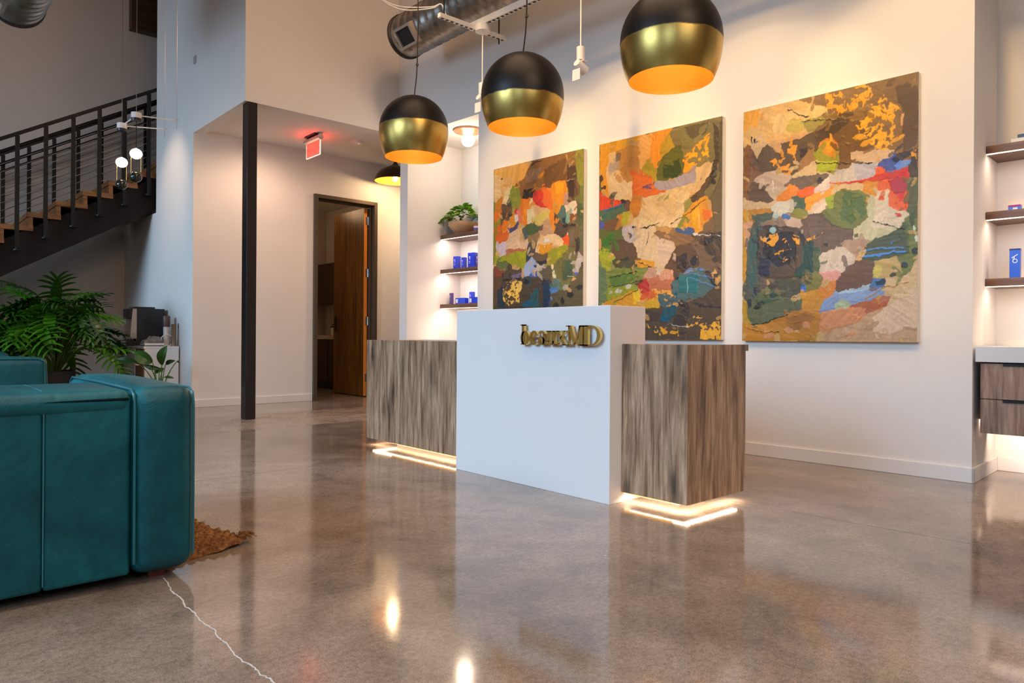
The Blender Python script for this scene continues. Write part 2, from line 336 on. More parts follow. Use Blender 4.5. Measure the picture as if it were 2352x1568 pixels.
PAINT2="""p e8b87a -0.028 1.016 1.048 1.004 1.059 -0.013 -0.015 -0.021
p e9ab52 0.001 1 0.343 0.99 0.251 0.964 0.101 0.952 0.017 0.924
p f1c894 0.017 0.924 0.087 0.946 0.143 0.939 0.101 0.898 0.088 0.86 0.212 0.831 0.293 0.762 0.268 0.688 0.118 0.71 0.017 0.845
p e8a54e 0.009 0.948 0.073 0.972 0.087 0.915 0.067 0.839 0.103 0.734 0.061 0.73 0.01 0.853
p c88f52 0.143 0.939 0.278 0.953 0.357 0.913 0.358 0.815 0.253 0.773 0.185 0.819 0.198 0.887
p c7b09a 0.087 0.899 0.157 0.915 0.185 0.865 0.102 0.835
p 8a7a62 0.143 0.939 0.191 0.937 0.191 0.899 0.157 0.899
p f0b878 0.343 0.982 0.459 0.997 0.447 0.88 0.371 0.836 0.364 0.92
p eaa046 0.459 1 0.607 0.998 0.583 0.95 0.535 0.884 0.511 0.82 0.448 0.842 0.441 0.91
p bfa24c 0.546 0.955 0.595 0.978 0.644 0.914 0.572 0.879 0.523 0.871
p 7c7450 0.595 0.978 0.714 0.997 1.003 0.997 0.998 0.745 0.944 0.654 0.878 0.661 0.921 0.753 0.92 0.836 0.853 0.88 0.715 0.89 0.644 0.921
p 8e8258 0.667 0.99 0.897 0.992 0.942 0.834 0.832 0.791 0.716 0.84 0.703 0.906
p 6a5a3c 0.714 0.99 0.897 0.985 0.875 0.933 0.761 0.934
p 54442e 0.93 0.98 0.974 0.953 0.981 0.809 0.933 0.711 0.856 0.656 0.81 0.653 0.921 0.753 0.953 0.832
p 6a6044 0.979 0.973 1.003 0.99 1.002 0.348 0.934 0.559 0.922 0.643 0.976 0.727
p 55652c 0.517 0.812 0.572 0.872 0.62 0.909 0.686 0.912 0.713 0.862 0.71 0.791 0.67 0.756 0.573 0.755 0.511 0.776
p 44521f 0.56 0.83 0.68 0.844 0.705 0.791 0.658 0.757 0.561 0.771
p b8a52a 0.397 0.841 0.448 0.857 0.505 0.814 0.499 0.763 0.423 0.786
p e27a34 0.266 0.841 0.358 0.815 0.474 0.78 0.474 0.729 0.561 0.705 0.385 0.692 0.294 0.716 0.306 0.783
p ed8a3a 0.306 0.798 0.461 0.774 0.423 0.741 0.32 0.729
p cf8a1c 0.307 0.7 0.379 0.701 0.38 0.611 0.334 0.607 0.301 0.647
p f0d0a4 0.102 0.828 0.171 0.828 0.226 0.791 0.293 0.769 0.294 0.716 0.214 0.693 0.117 0.717
p b8b0b8 0.474 0.743 0.573 0.755 0.693 0.764 0.821 0.764 0.809 0.73 0.67 0.724 0.524 0.709
p e6c69a 0.809 0.78 0.876 0.8 0.932 0.801 0.91 0.748 0.833 0.686 0.718 0.676 0.67 0.709 0.81 0.723
p ecd0a4 0.386 0.685 0.574 0.697 0.717 0.704 0.764 0.671 0.718 0.612 0.695 0.564 0.648 0.538 0.514 0.541 0.387 0.55 0.295 0.564 0.361 0.605 0.386 0.648
p e6c494 0.399 0.669 0.67 0.68 0.671 0.58 0.476 0.566 0.387 0.588
p a09a5a 0.718 0.64 0.776 0.649 0.765 0.615 0.724 0.59
p a8a068 0.562 0.669 0.598 0.687 0.599 0.658
p e6cba6 0.335 0.546 0.501 0.542 0.477 0.499 0.6 0.484 0.637 0.424 0.59 0.368 0.516 0.328 0.491 0.373 0.363 0.387 0.323 0.457
p dfc2a8 0.514 0.49 0.637 0.453 0.626 0.396 0.565 0.355 0.503 0.402
p cdbfb6 0.215 0.547 0.335 0.554 0.336 0.494 0.27 0.475 0.229 0.501
p 5c4632 0.269 0.536 0.298 0.542 0.299 0.504 0.276 0.498
p e04a1e 0.007 0.743 0.061 0.73 0.2 0.687 0.146 0.668 0.02 0.664
p f26a28 0.076 0.713 0.193 0.687 0.104 0.672
p 3a6aa0 0.048 0.661 0.187 0.676 0.201 0.664 0.09 0.65
p 3a6a50 0.02 0.648 0.118 0.663 0.234 0.672 0.235 0.638 0.146 0.614 0.027 0.608
p 6a4632 0.186 0.703 0.261 0.689 0.261 0.643 0.235 0.645
p 3355a0 0.013 0.601 0.063 0.593 0.056 0.574 0.021 0.577
p 6e4a2a 0.049 0.598 0.188 0.603 0.202 0.548 0.147 0.544 0.063 0.558
p d89428 0.167 0.62 0.215 0.616 0.215 0.593 0.181 0.596
p c6b830 0.214 0.632 0.268 0.631 0.275 0.581 0.235 0.565 0.201 0.587
p 546a2c 0.014 0.562 0.188 0.549 0.229 0.501 0.148 0.49 0.022 0.475
p 4a7a2a 0.021 0.506 0.133 0.538 0.148 0.49 0.093 0.447 0.037 0.427
p b0b42a 0.015 0.451 0.093 0.447 0.149 0.413 0.094 0.346 0.016 0.38
p 5a3f2c 0.134 0.491 0.229 0.497 0.336 0.456 0.35 0.403 0.284 0.383 0.19 0.403 0.135 0.437
p 34401c 0.121 0.399 0.257 0.407 0.35 0.357 0.258 0.346 0.149 0.367
p 7c8c48 0.08 0.338 0.258 0.35 0.441 0.346 0.39 0.296 0.259 0.263 0.123 0.251 0.08 0.299
p 66803c 0.094 0.315 0.351 0.335 0.299 0.292 0.137 0.259
p 5a7a58 0.009 0.381 0.066 0.355 0.082 0.198 0.011 0.168
p 8a9a3a 0.081 0.253 0.325 0.268 0.352 0.23 0.11 0.182 0.074 0.214
p e4a848 0.35 0.395 0.491 0.381 0.478 0.359 0.363 0.357
p caa08a 0.441 0.346 0.516 0.335 0.529 0.298 0.428 0.294 0.39 0.303
p c47a5c 0.428 0.294 0.626 0.33 0.651 0.293 0.627 0.244 0.53 0.225 0.442 0.242
p e0ae8e 0.529 0.313 0.638 0.33 0.639 0.287 0.554 0.282
p b41e2c 0.351 0.275 0.416 0.295 0.448 0.264 0.442 0.205 0.378 0.229
p d86a3a 0.391 0.221 0.48 0.233 0.518 0.203 0.442 0.183 0.378 0.184
p d6a022 0.068 0.19 0.325 0.245 0.366 0.162 0.068 0.159
p e8c430 0.312 0.231 0.365 0.244 0.365 0.177 0.32 0.17
p ddb020 0.378 0.184 0.505 0.196 0.53 0.159 0.506 0.13 0.417 0.146
p e0d0b8 0.504 0.321 0.528 0.342 0.565 0.333 0.541 0.305
p 8a6a48 0.477 0.514 0.625 0.49 0.72 0.49 0.778 0.451 0.673 0.45 0.539 0.481
p 4f3826 0.578 0.34 0.625 0.403 0.697 0.442 0.778 0.437 0.836 0.384 0.814 0.322 0.721 0.319 0.626 0.33
p 3f3026 0.673 0.393 0.744 0.411 0.768 0.353 0.721 0.326 0.674 0.336
p 6e5a48 0.778 0.444 0.858 0.46 0.947 0.399 0.991 0.315 0.859 0.327 0.836 0.384
p 4e4030 0.789 0.479 0.995 0.485 0.995 0.308 0.936 0.352 0.869 0.425
p 3e3226 0.874 0.466 0.946 0.461 0.947 0.427 0.88 0.431
p 7a6244 0.857 0.523 0.934 0.559 0.935 0.517 0.88 0.493
p e3a41e 0.707 0.577 0.765 0.615 0.878 0.643 0.884 0.604 0.923 0.573 0.912 0.547 0.857 0.509 0.823 0.494 0.777 0.522 0.731 0.547
p f0bc28 0.765 0.586 0.833 0.609 0.835 0.504 0.789 0.521
p e88428 0.856 0.593 0.918 0.581 0.918 0.553 0.862 0.537
p 8a9040 0.696 0.528 0.719 0.576 0.765 0.558 0.731 0.525
p 1e5a8a 0.69 0.507 0.731 0.525 0.789 0.507 0.731 0.486
p 2f6a70 0.633 0.272 0.686 0.306 0.859 0.313 0.97 0.247 0.883 0.201 0.746 0.183 0.627 0.222
p 3d7a78 0.674 0.3 0.837 0.3 0.838 0.216 0.699 0.22
p 2a2420 0.882 0.299 0.959 0.295 0.995 0.239 0.996 0.144 0.838 0.153 0.769 0.176 0.883 0.201 0.949 0.241
p 3a3028 0.417 0.153 0.555 0.151 0.769 0.176 0.996 0.15 0.998 -0 0.419 -0.003
p 5a4030 0.417 0.146 0.531 0.129 0.531 0.093 0.418 0.071
p 2f6068 0.517 0.225 0.675 0.221 0.699 0.177 0.676 0.127 0.605 0.085 0.531 0.093 0.58 0.158 0.53 0.181
p 226878 0.543 0.107 0.629 0.114 0.605 0.078 0.544 0.085
p 4a3c34 0.653 0.106 0.77 0.169 0.77 0.112 0.724 0.063 0.629 0.07
p 241e1c 0.756 0.165 0.746 0.156 0.721 0.153 0.696 0.157 0.685 0.167 0.696 0.176 0.721 0.179 0.745 0.175
p 241e1c 0.686 0.299 0.68 0.288 0.665 0.284 0.65 0.289 0.643 0.301 0.65 0.312 0.665 0.316 0.68 0.311
p 2a2420 0.834 0.357 0.825 0.34 0.805 0.334 0.783 0.342 0.774 0.359 0.783 0.376 0.804 0.382 0.825 0.374
p 241e1a 0.745 0.343 0.733 0.334 0.718 0.333 0.708 0.341 0.709 0.352 0.721 0.361 0.736 0.362 0.745 0.354
p 1e2828 0.64 0.252 0.637 0.246 0.63 0.244 0.622 0.246 0.619 0.253 0.622 0.259 0.629 0.261 0.637 0.258
p 2c2a2a 0.043 0.826 0.038 0.816 0.026 0.812 0.014 0.818 0.009 0.83 0.014 0.84 0.026 0.844 0.038 0.838
p 2c2a2a 0.069 0.775 0.065 0.768 0.055 0.765 0.045 0.77 0.041 0.778 0.045 0.785 0.055 0.787 0.065 0.783
p 2c2a26 0.144 0.723 0.138 0.714 0.124 0.712 0.111 0.717 0.105 0.726 0.11 0.735 0.124 0.737 0.138 0.732
p 3a2c22 0.246 0.676 0.231 0.672 0.21 0.677 0.195 0.687 0.195 0.697 0.21 0.701 0.231 0.696 0.246 0.686
p 3a2a20 0.829 0.65 0.82 0.638 0.799 0.634 0.778 0.642 0.769 0.655 0.778 0.668 0.799 0.671 0.82 0.664
p 3a2c20 0.95 0.731 0.936 0.722 0.92 0.722 0.911 0.732 0.914 0.746 0.929 0.755 0.945 0.754 0.954 0.745
p 3a2c20 0.947 0.705 0.936 0.699 0.924 0.699 0.916 0.706 0.919 0.716 0.929 0.723 0.942 0.722 0.949 0.715
p d8ccc0 0.219 0.248 0.213 0.239 0.19 0.233 0.164 0.233 0.151 0.239 0.157 0.248 0.18 0.254 0.205 0.254
p d8cfc0 0.298 0.264 0.294 0.255 0.277 0.25 0.258 0.251 0.247 0.258 0.251 0.266 0.267 0.271 0.287 0.27
p c8c0a8 0.133 0.237 0.128 0.231 0.116 0.228 0.104 0.231 0.099 0.238 0.104 0.245 0.116 0.247 0.128 0.244
s e2a52c 0.5 0.704 0.842 0.785 0.881 0.852 0.95 0.897 0.936 0.909 0.838 0.831 0.826 0.763 0.771 0.705 0.791
s e8b040 0.5 0.751 0.857 0.909 0.879 0.909 0.831 0.763 0.785
s e0a860 0.55 0.467 0.241 0.603 0.237 0.676 0.199 0.604 0.19 0.518 0.196
s e6b070 0.52 0.77 0.112 0.883 0.138 0.895 0.097 0.793 0.098
s e8b25c 0.42 0.85 0.076 0.994 0.089 0.998 -0 0.857 0.006
s e6b064 0.48 0.747 0.077 0.861 0.09 0.862 0.069 0.747 0.063
s e0a850 0.45 0.532 0.056 0.677 0.056 0.683 0.02 0.569 0.02
s d8a860 0.6 0.418 0.071 0.544 0.067 0.544 0.034 0.431 0.027
s c89a60 0.6 0.592 0.179 0.723 0.17 0.711 0.152 0.592 0.158
l 2a2620 0.0032 0.302 0.553 0.426 0.541 0.526 0.555
l 2a2620 0.0024 0.624 0.54 0.719 0.576 0.878 0.633
l e6ddd0 0.0024 0.789 0.479 0.984 0.467
l 7090b8 0.0032 0.768 0.324 0.97 0.298
l 7090b8 0.0032 0.768 0.303 0.948 0.275
l 7090b8 0.0032 0.745 0.29 0.97 0.237
l 90b0a8 0.0039 0.751 0.282 0.757 0.218
l d8d0c4 0.0024 0.605 0.067 0.677 0.063 0.759 0.063
l 2c3418 0.0024 0.087 0.307 0.351 0.335
l 2c3418 0.0024 0.081 0.264 0.39 0.288
l 2c3418 0.0024 0.151 0.189 0.352 0.245
l 5a5a8a 0.0032 0.385 0.741 0.561 0.756
l 3a2e24 0.0032 0.943 0.806 0.981 0.802
l 6a5a48 0.0024 0.445 0.524 0.427 0.451
l 4a3c28 0.0024 0.363 0.376 0.503 0.35"""
PAINT3="""p e0bd86 -0.017 1.011 1.013 1.007 1.021 -0.016 -0.006 -0.027
p eec58a -0.017 1.019 0.348 1.008 0.518 0.948 0.513 0.894 0.355 0.843 0.187 0.85 -0.003 0.851
p f2cf98 0.174 0.952 0.299 0.956 0.44 0.964 0.513 0.938 0.451 0.881 0.333 0.868 0.204 0.875
p efb25e 0.002 0.999 0.127 1.001 0.093 0.932 0.009 0.913
p cdbb6e 0.299 0.926 0.365 0.923 0.409 0.876 0.344 0.856 0.277 0.883
p a29a5a 0.376 0.911 0.451 0.911 0.513 0.927 0.519 0.901 0.483 0.866 0.441 0.85 0.398 0.863
p 8b6a3f 0.337 0.999 1.013 1.007 1.016 0.621 0.972 0.653 0.882 0.725 0.771 0.752 0.714 0.725 0.656 0.703 0.577 0.698 0.535 0.768 0.483 0.804 0.43 0.855 0.472 0.878 0.519 0.894 0.518 0.944
p 7a5a34 0.514 0.872 0.713 0.865 0.827 0.731 0.695 0.734 0.617 0.665 0.515 0.683 0.576 0.727 0.576 0.799 0.514 0.822
p 94754a 0.653 1.044 0.862 1.014 1.004 1.002 1.001 0.823 0.899 0.906 0.769 0.982
p 6d522f 0.889 0.962 0.952 0.971 0.998 0.944 0.993 0.737 0.928 0.712 0.922 0.835
p 4e3a22 0.238 0.839 0.441 0.853 0.575 0.893 0.655 0.874 0.575 0.835 0.483 0.804 0.452 0.742 0.367 0.7 0.29 0.701 0.222 0.731 0.107 0.728 0.041 0.759 0.052 0.836 0.129 0.834
p 7a5230 0.04 0.854 0.082 0.833 0.071 0.756 0.118 0.719 0.023 0.698 0.01 0.763
p 8a5c2c 0.015 0.857 0.052 0.852 0.058 0.773 0.036 0.602 0.009 0.652 0.01 0.778
p e2c39a 0.069 0.881 0.128 0.889 0.141 0.841 0.094 0.784 0.04 0.854
p e3b98a 0.187 0.85 0.333 0.846 0.441 0.861 0.366 0.834 0.244 0.835 0.239 0.79 0.205 0.802 0.176 0.836
p 3a2a1c 0.355 0.798 0.404 0.796 0.399 0.748 0.356 0.761
p b08a5c 0.409 0.784 0.452 0.786 0.452 0.734 0.356 0.701 0.345 0.724
p a9a83a 0.441 0.772 0.515 0.771 0.596 0.768 0.592 0.711 0.577 0.687 0.463 0.682 0.458 0.726
p c3c84a 0.452 0.727 0.586 0.719 0.561 0.685 0.474 0.681
p e9a13a 0.478 0.804 0.514 0.822 0.576 0.806 0.591 0.775 0.556 0.737 0.515 0.749 0.483 0.782
p f4b95a 0.504 0.801 0.545 0.807 0.556 0.765 0.525 0.755
p e0c8a0 0.356 0.701 0.463 0.733 0.463 0.689 0.536 0.674 0.335 0.681
p cbb4a0 0.083 0.708 0.188 0.719 0.301 0.68 0.246 0.629 0.212 0.617 0.131 0.64 0.095 0.675
p 6f6255 0.268 0.65 0.389 0.682 0.546 0.673 0.516 0.661 0.453 0.646 0.346 0.642
p 57402a 0.071 0.685 0.131 0.679 0.148 0.639 0.189 0.604 0.166 0.583 0.048 0.609 0.024 0.651
p d9c4a8 0.143 0.647 0.234 0.661 0.206 0.618 0.291 0.633 0.189 0.604
p e0c39c 0.006 0.621 0.072 0.599 0.201 0.58 0.19 0.55 0.048 0.57 0.012 0.581
p d8cfc4 0.536 0.674 0.656 0.689 0.666 0.702 0.8 0.693 0.786 0.653 0.715 0.626 0.557 0.632
p c9c2c6 0.666 0.699 0.791 0.691 0.782 0.64 0.676 0.63
p e6c9a8 0.656 0.746 0.882 0.725 0.865 0.699 0.772 0.69 0.666 0.716
p 2a55a8 0.791 0.677 0.883 0.711 0.919 0.673 0.901 0.654 0.837 0.651
p 7fa3dd 0.874 0.664 0.901 0.682 0.976 0.679 0.959 0.661 0.901 0.651
p 2b2a33 0.865 0.693 0.901 0.709 0.976 0.723 0.981 0.706 0.937 0.691 0.892 0.676
p 3b2e1e 0.967 0.701 0.996 0.73 0.997 0.61 0.968 0.62 0.959 0.655
p e86a2a 0.781 0.668 0.819 0.671 0.828 0.642 0.791 0.639
p d0341f 0.81 0.644 0.955 0.652 0.946 0.622 0.838 0.62 0.676 0.623 0.516 0.625 0.536 0.641 0.715 0.633
p d99a1e 0.72 0.626 0.81 0.623 0.792 0.563 0.744 0.571 0.725 0.59
p e8702c 0.796 0.618 0.856 0.612 0.856 0.584 0.902 0.539 0.955 0.574 0.96 0.507 0.902 0.498 0.857 0.516 0.847 0.558 0.801 0.583
p b8284a 0.852 0.609 0.901 0.627 0.942 0.603 0.929 0.563 0.884 0.561 0.861 0.577
p cf3a2e 0.901 0.634 0.955 0.648 0.955 0.601 0.928 0.604
p e8dcc4 0.801 0.583 0.856 0.577 0.852 0.516 0.952 0.487 0.903 0.43 0.83 0.429 0.755 0.441 0.783 0.536
p e05a22 0.832 0.547 0.828 0.538 0.818 0.536 0.808 0.54 0.804 0.549 0.808 0.558 0.818 0.56 0.828 0.556
p c8202a 0.921 0.481 0.917 0.475 0.905 0.473 0.892 0.477 0.887 0.484 0.892 0.49 0.904 0.492 0.916 0.488
p d83a22 0.933 0.543 0.928 0.531 0.916 0.527 0.903 0.534 0.898 0.546 0.903 0.558 0.915 0.561 0.928 0.555
p e2c79e 0.536 0.638 0.715 0.619 0.716 0.584 0.637 0.592 0.516 0.589 0.485 0.606
p f0a94e 0.395 0.585 0.454 0.595 0.577 0.626 0.557 0.599 0.506 0.561 0.444 0.537 0.401 0.548
p e79433 0.229 0.608 0.335 0.647 0.352 0.619 0.313 0.589 0.258 0.586
p e2702e 0.357 0.611 0.453 0.635 0.443 0.603 0.379 0.596
p e8d8cc 0.453 0.617 0.536 0.659 0.547 0.615 0.495 0.605
p 2e5f4a 0.324 0.592 0.395 0.589 0.396 0.548 0.336 0.546
p 8a8a3c 0.314 0.548 0.401 0.544 0.407 0.51 0.347 0.507 0.314 0.525
p eadbc6 0.443 0.559 0.516 0.581 0.527 0.53 0.486 0.515 0.444 0.537
p a3b52a 0.516 0.581 0.557 0.581 0.558 0.534 0.527 0.531
p 6c7a3a 0.577 0.597 0.696 0.6 0.754 0.559 0.75 0.476 0.659 0.441 0.558 0.462 0.486 0.504 0.496 0.525 0.558 0.534
p 5c7038 0.618 0.593 0.716 0.577 0.74 0.491 0.658 0.462 0.598 0.495
p d2cfae 0.735 0.561 0.782 0.55 0.783 0.467 0.755 0.441 0.83 0.432 0.903 0.444 0.867 0.405 0.774 0.391 0.659 0.405 0.668 0.44 0.75 0.476
p dcd8c6 0.184 0.566 0.325 0.584 0.336 0.546 0.281 0.513 0.241 0.531 0.225 0.486 0.204 0.496 0.201 0.534
p b9d6c8 0.24 0.516 0.236 0.501 0.225 0.496 0.213 0.503 0.208 0.518 0.213 0.533 0.224 0.538 0.236 0.531
p c08a1c 0.042 0.57 0.184 0.562 0.19 0.543 0.061 0.545
p 1f6fb0 0.313 0.518 0.305 0.512 0.286 0.511 0.267 0.515 0.259 0.522 0.267 0.528 0.286 0.529 0.305 0.525
p 3a5a50 0.055 0.542 0.201 0.542 0.179 0.513 0.085 0.504 0.061 0.522
p 3c4c48 0.025 0.493 0.109 0.51 0.111 0.285 0.076 0.177 0.028 0.178
p 4f6a60 0.044 0.445 0.103 0.488 0.099 0.293 0.064 0.216 0.034 0.257
p 5d4c44 0.401 0.518 0.486 0.519 0.579 0.461 0.659 0.441 0.659 0.398 0.579 0.374 0.487 0.365 0.392 0.385 0.348 0.44 0.369 0.498
p cdb5a4 0.27 0.506 0.358 0.507 0.38 0.483 0.337 0.456 0.281 0.475
p 8f7a68 0.109 0.503 0.27 0.513 0.292 0.474 0.191 0.458 0.121 0.486
p 3a2c24 0.109 0.495 0.348 0.47 0.402 0.422 0.392 0.318 0.338 0.269 0.193 0.274 0.111 0.293 0.098 0.41
p 282020 0.144 0.461 0.326 0.449 0.349 0.335 0.238 0.31 0.134 0.362
p 2a2f45 0.11 0.363 0.192 0.343 0.181 0.282 0.117 0.285
p 3d5a3c 0.381 0.393 0.487 0.387 0.488 0.292 0.393 0.259 0.338 0.269 0.392 0.318
p 2c4a3c 0.407 0.421 0.455 0.411 0.446 0.272 0.36 0.26 0.338 0.284 0.392 0.333
p ddd0c0 0.482 0.343 0.559 0.368 0.579 0.382 0.659 0.348 0.684 0.305 0.64 0.278 0.56 0.275 0.488 0.277
p b39a86 0.599 0.395 0.698 0.403 0.774 0.391 0.718 0.366 0.699 0.318 0.659 0.348
p dba49c 0.478 0.271 0.519 0.283 0.59 0.28 0.611 0.251 0.56 0.246 0.509 0.247
p 234a30 0.699 0.332 0.727 0.373 0.849 0.407 0.903 0.43 0.956 0.46 0.957 0.332 0.904 0.322 0.718 0.321
p 6a7a3c 0.939 0.461 0.991 0.497 0.993 0.317 0.958 0.258 0.923 0.246 0.904 0.322 0.957 0.332
p 4e5c2e 0.959 0.601 0.997 0.61 0.996 0.47 0.965 0.426 0.956 0.521
p 5a3a28 0.591 0.252 0.62 0.286 0.699 0.318 0.789 0.31 0.776 0.266 0.757 0.225 0.7 0.198 0.591 0.202
p c8b07a 0.785 0.314 0.904 0.315 0.931 0.253 0.905 0.247 0.841 0.243 0.776 0.252
p d6ca7a 0.817 0.274 0.81 0.256 0.795 0.249 0.778 0.257 0.772 0.276 0.778 0.295 0.794 0.302 0.81 0.293
p d8c09a 0.841 0.243 0.949 0.249 0.993 0.304 0.998 0 0.797 -0.001 0.869 0.166 0.814 0.202
p 1f6fa8 0.757 0.204 0.776 0.238 0.841 0.239 0.837 0.205 0.776 0.193
p 1e2434 0.781 0.231 0.841 0.243 0.841 0.222 0.795 0.213
p 2a3a2e 0.238 0.265 0.36 0.26 0.404 0.214 0.383 0.178 0.239 0.189
p 4f6048 0.028 0.178 0.239 0.181 0.383 0.178 0.383 0.126 0.251 0.082 0.077 0.075 0.029 0.107
p 46603f 0.064 0.201 0.239 0.211 0.25 0.181 0.112 0.153
p 7a7a3c 0.398 0.259 0.457 0.279 0.499 0.255 0.468 0.212 0.404 0.199
p d48a2a 0.489 0.219 0.55 0.246 0.576 0.231 0.551 0.188 0.499 0.175
p cf981e 0.383 0.185 0.457 0.213 0.499 0.182 0.479 0.132 0.394 0.133
p 4c86cf 0.405 0.218 0.401 0.202 0.389 0.196 0.378 0.203 0.373 0.219 0.377 0.234 0.389 0.241 0.4 0.234
p 8ea8cc 0.499 0.175 0.581 0.195 0.795 0.203 0.832 0.188 0.795 0.168 0.681 0.164 0.582 0.137 0.479 0.124
p b3c8d6 0.581 0.191 0.757 0.221 0.757 0.204 0.661 0.191
p b9c39a 0.566 0.152 0.611 0.172 0.649 0.164 0.642 0.125 0.582 0.119
p b0603c 0.661 0.136 0.719 0.149 0.805 0.168 0.869 0.17 0.851 0.139 0.777 0.127 0.681 0.114
p d89a74 0.469 0.066 0.5 0.117 0.622 0.136 0.739 0.134 0.701 0.079 0.582 0.058 0.521 0.044
p caa888 0.542 0.044 0.739 0.093 0.869 0.139 0.994 0.19 0.998 0 0.522 -0.003
p e3c9ae 0.777 0.092 0.905 0.159 0.994 0.204 0.997 0.063 0.87 0.023 0.778 0.037
p c58a20 0.011 0.068 0.148 0.075 0.34 0.126 0.479 0.132 0.49 0.08 0.438 0.022 0.308 -0.001 0.012 -0.003
p a8762c 0.285 0.097 0.416 0.118 0.458 0.095 0.395 0.044 0.297 0.036
p b99a30 0.01 0.178 0.028 0.178 0.041 0.083 0.017 0.068
p d0a030 0.002 0.574 0.037 0.547 0.027 0.336 0.013 0.257 0.005 0.337
p e3b490 0.037 0.516 0.067 0.506 0.026 0.399 0.011 0.415 0.013 0.51
p dca07c 0.429 0.064 0.422 0.053 0.406 0.049 0.389 0.053 0.382 0.064 0.389 0.074 0.405 0.079 0.422 0.074
p dfa680 0.22 0.027 0.21 0.017 0.186 0.013 0.161 0.017 0.151 0.027 0.161 0.037 0.186 0.041 0.21 0.037
p e0aa84 0.326 0.04 0.319 0.03 0.3 0.025 0.281 0.03 0.273 0.04 0.281 0.051 0.3 0.055 0.319 0.051
p 1d2230 0.108 0.211 0.098 0.197 0.083 0.194 0.07 0.201 0.068 0.216 0.077 0.229 0.093 0.233 0.106 0.225
p 202430 0.065 0.157 0.052 0.145 0.036 0.143 0.026 0.152 0.028 0.167 0.041 0.179 0.057 0.181 0.067 0.172
p 23281e 0.148 0.167 0.145 0.157 0.125 0.144 0.099 0.136 0.083 0.138 0.086 0.149 0.106 0.162 0.132 0.169
p 26262a 0.209 0.247 0.208 0.238 0.195 0.23 0.177 0.228 0.165 0.232 0.166 0.241 0.179 0.249 0.197 0.252
p 263a2e 0.231 0.204 0.226 0.195 0.205 0.187 0.18 0.185 0.167 0.19 0.172 0.2 0.193 0.207 0.218 0.209
p 1e2226 0.958 0.296 0.954 0.287 0.938 0.282 0.921 0.284 0.913 0.292 0.917 0.302 0.933 0.306 0.95 0.304
p 1e2024 0.895 0.261 0.892 0.254 0.879 0.249 0.864 0.249 0.856 0.255 0.86 0.263 0.872 0.268 0.887 0.267
p 1c2226 0.994 0.338 0.991 0.33 0.982 0.327 0.973 0.331 0.97 0.34 0.973 0.348 0.982 0.351 0.99 0.347
p 2a2320 0.493 0.653 0.488 0.646 0.476 0.644 0.464 0.649 0.459 0.656 0.464 0.663 0.476 0.665 0.488 0.661
p 2a2320 0.535 0.391 0.531 0.387 0.523 0.386 0.515 0.388 0.512 0.393 0.515 0.397 0.523 0.399 0.531 0.396
p b6d3cc 0.214 0.467 0.208 0.459 0.194 0.456 0.18 0.461 0.174 0.469 0.18 0.477 0.194 0.48 0.208 0.475
p d5d6cc 0.159 0.431 0.155 0.425 0.145 0.423 0.135 0.426 0.131 0.433 0.135 0.439 0.145 0.441 0.154 0.438
p 3a3226 0.635 0.597 0.629 0.594 0.616 0.595 0.604 0.6 0.6 0.605 0.606 0.607 0.619 0.606 0.631 0.602
p 5a5a38 0.692 0.414 0.688 0.408 0.678 0.406 0.669 0.409 0.665 0.415 0.669 0.421 0.678 0.423 0.688 0.42
s e0a52c 0.48 0.512 1.004 0.614 0.987 0.634 0.919 0.554 0.896 0.513 0.945
s e2aa30 0.5 0.654 0.994 0.712 1.006 0.835 0.943 0.863 0.871 0.789 0.861 0.654 0.909
s e8b238 0.46 0.789 0.923 0.863 0.925 0.913 0.856 0.918 0.781 0.873 0.719 0.8 0.735 0.714 0.795 0.684 0.841 0.751 0.887
s dca030 0.5 0.165 0.768 0.245 0.774 0.311 0.819 0.339 0.815 0.323 0.704 0.268 0.695 0.222 0.738
s e0a648 0.5 0.098 0.441 0.214 0.457 0.359 0.432 0.359 0.402 0.191 0.405
s d89c40 0.58 0.168 0.406 0.337 0.396 0.316 0.352 0.271 0.332 0.192 0.366
s e0a648 0.5 0.402 0.425 0.538 0.449 0.538 0.435 0.413 0.41
s d8a038 0.6 0.954 0.722 0.993 0.731 0.99 0.678 0.959 0.695
l 6a95c8 0.0047 0.708 0.356 0.931 0.349
l 6a9ad6 0.0056 0.703 0.332 0.931 0.334
l 2a221c 0.0028 0.779 0.459 0.858 0.442 0.93 0.425
l b58a40 0.0028 0.738 0.169 0.841 0.208 0.958 0.228
l 3c4a3c 0.0047 0.047 0.08 0.148 0.079 0.296 0.108
l 6a5a28 0.0028 0.029 0.06 0.137 0.04 0.24 0.036
l 3a2e20 0.0028 0.452 0.723 0.636 0.706 0.772 0.69
l 3a2e20 0.0028 0.376 0.907 0.472 0.9 0.575 0.885
l 3a2a1c 0.0037 0.288 0.969 0.343 0.945 0.408 0.921
l e8e0d0 0.0037 0.195 0.68 0.196 0.634
l 2a2420 0.0037 0.051 0.883 0.055 0.859
l 2a2420 0.0037 0.069 0.885 0.072 0.857 0.093 0.862
l e8b890 0.0056 0.913 0.849 0.913 0.816
l dde6d4 0.0056 0.978 0.438 0.99 0.371"""
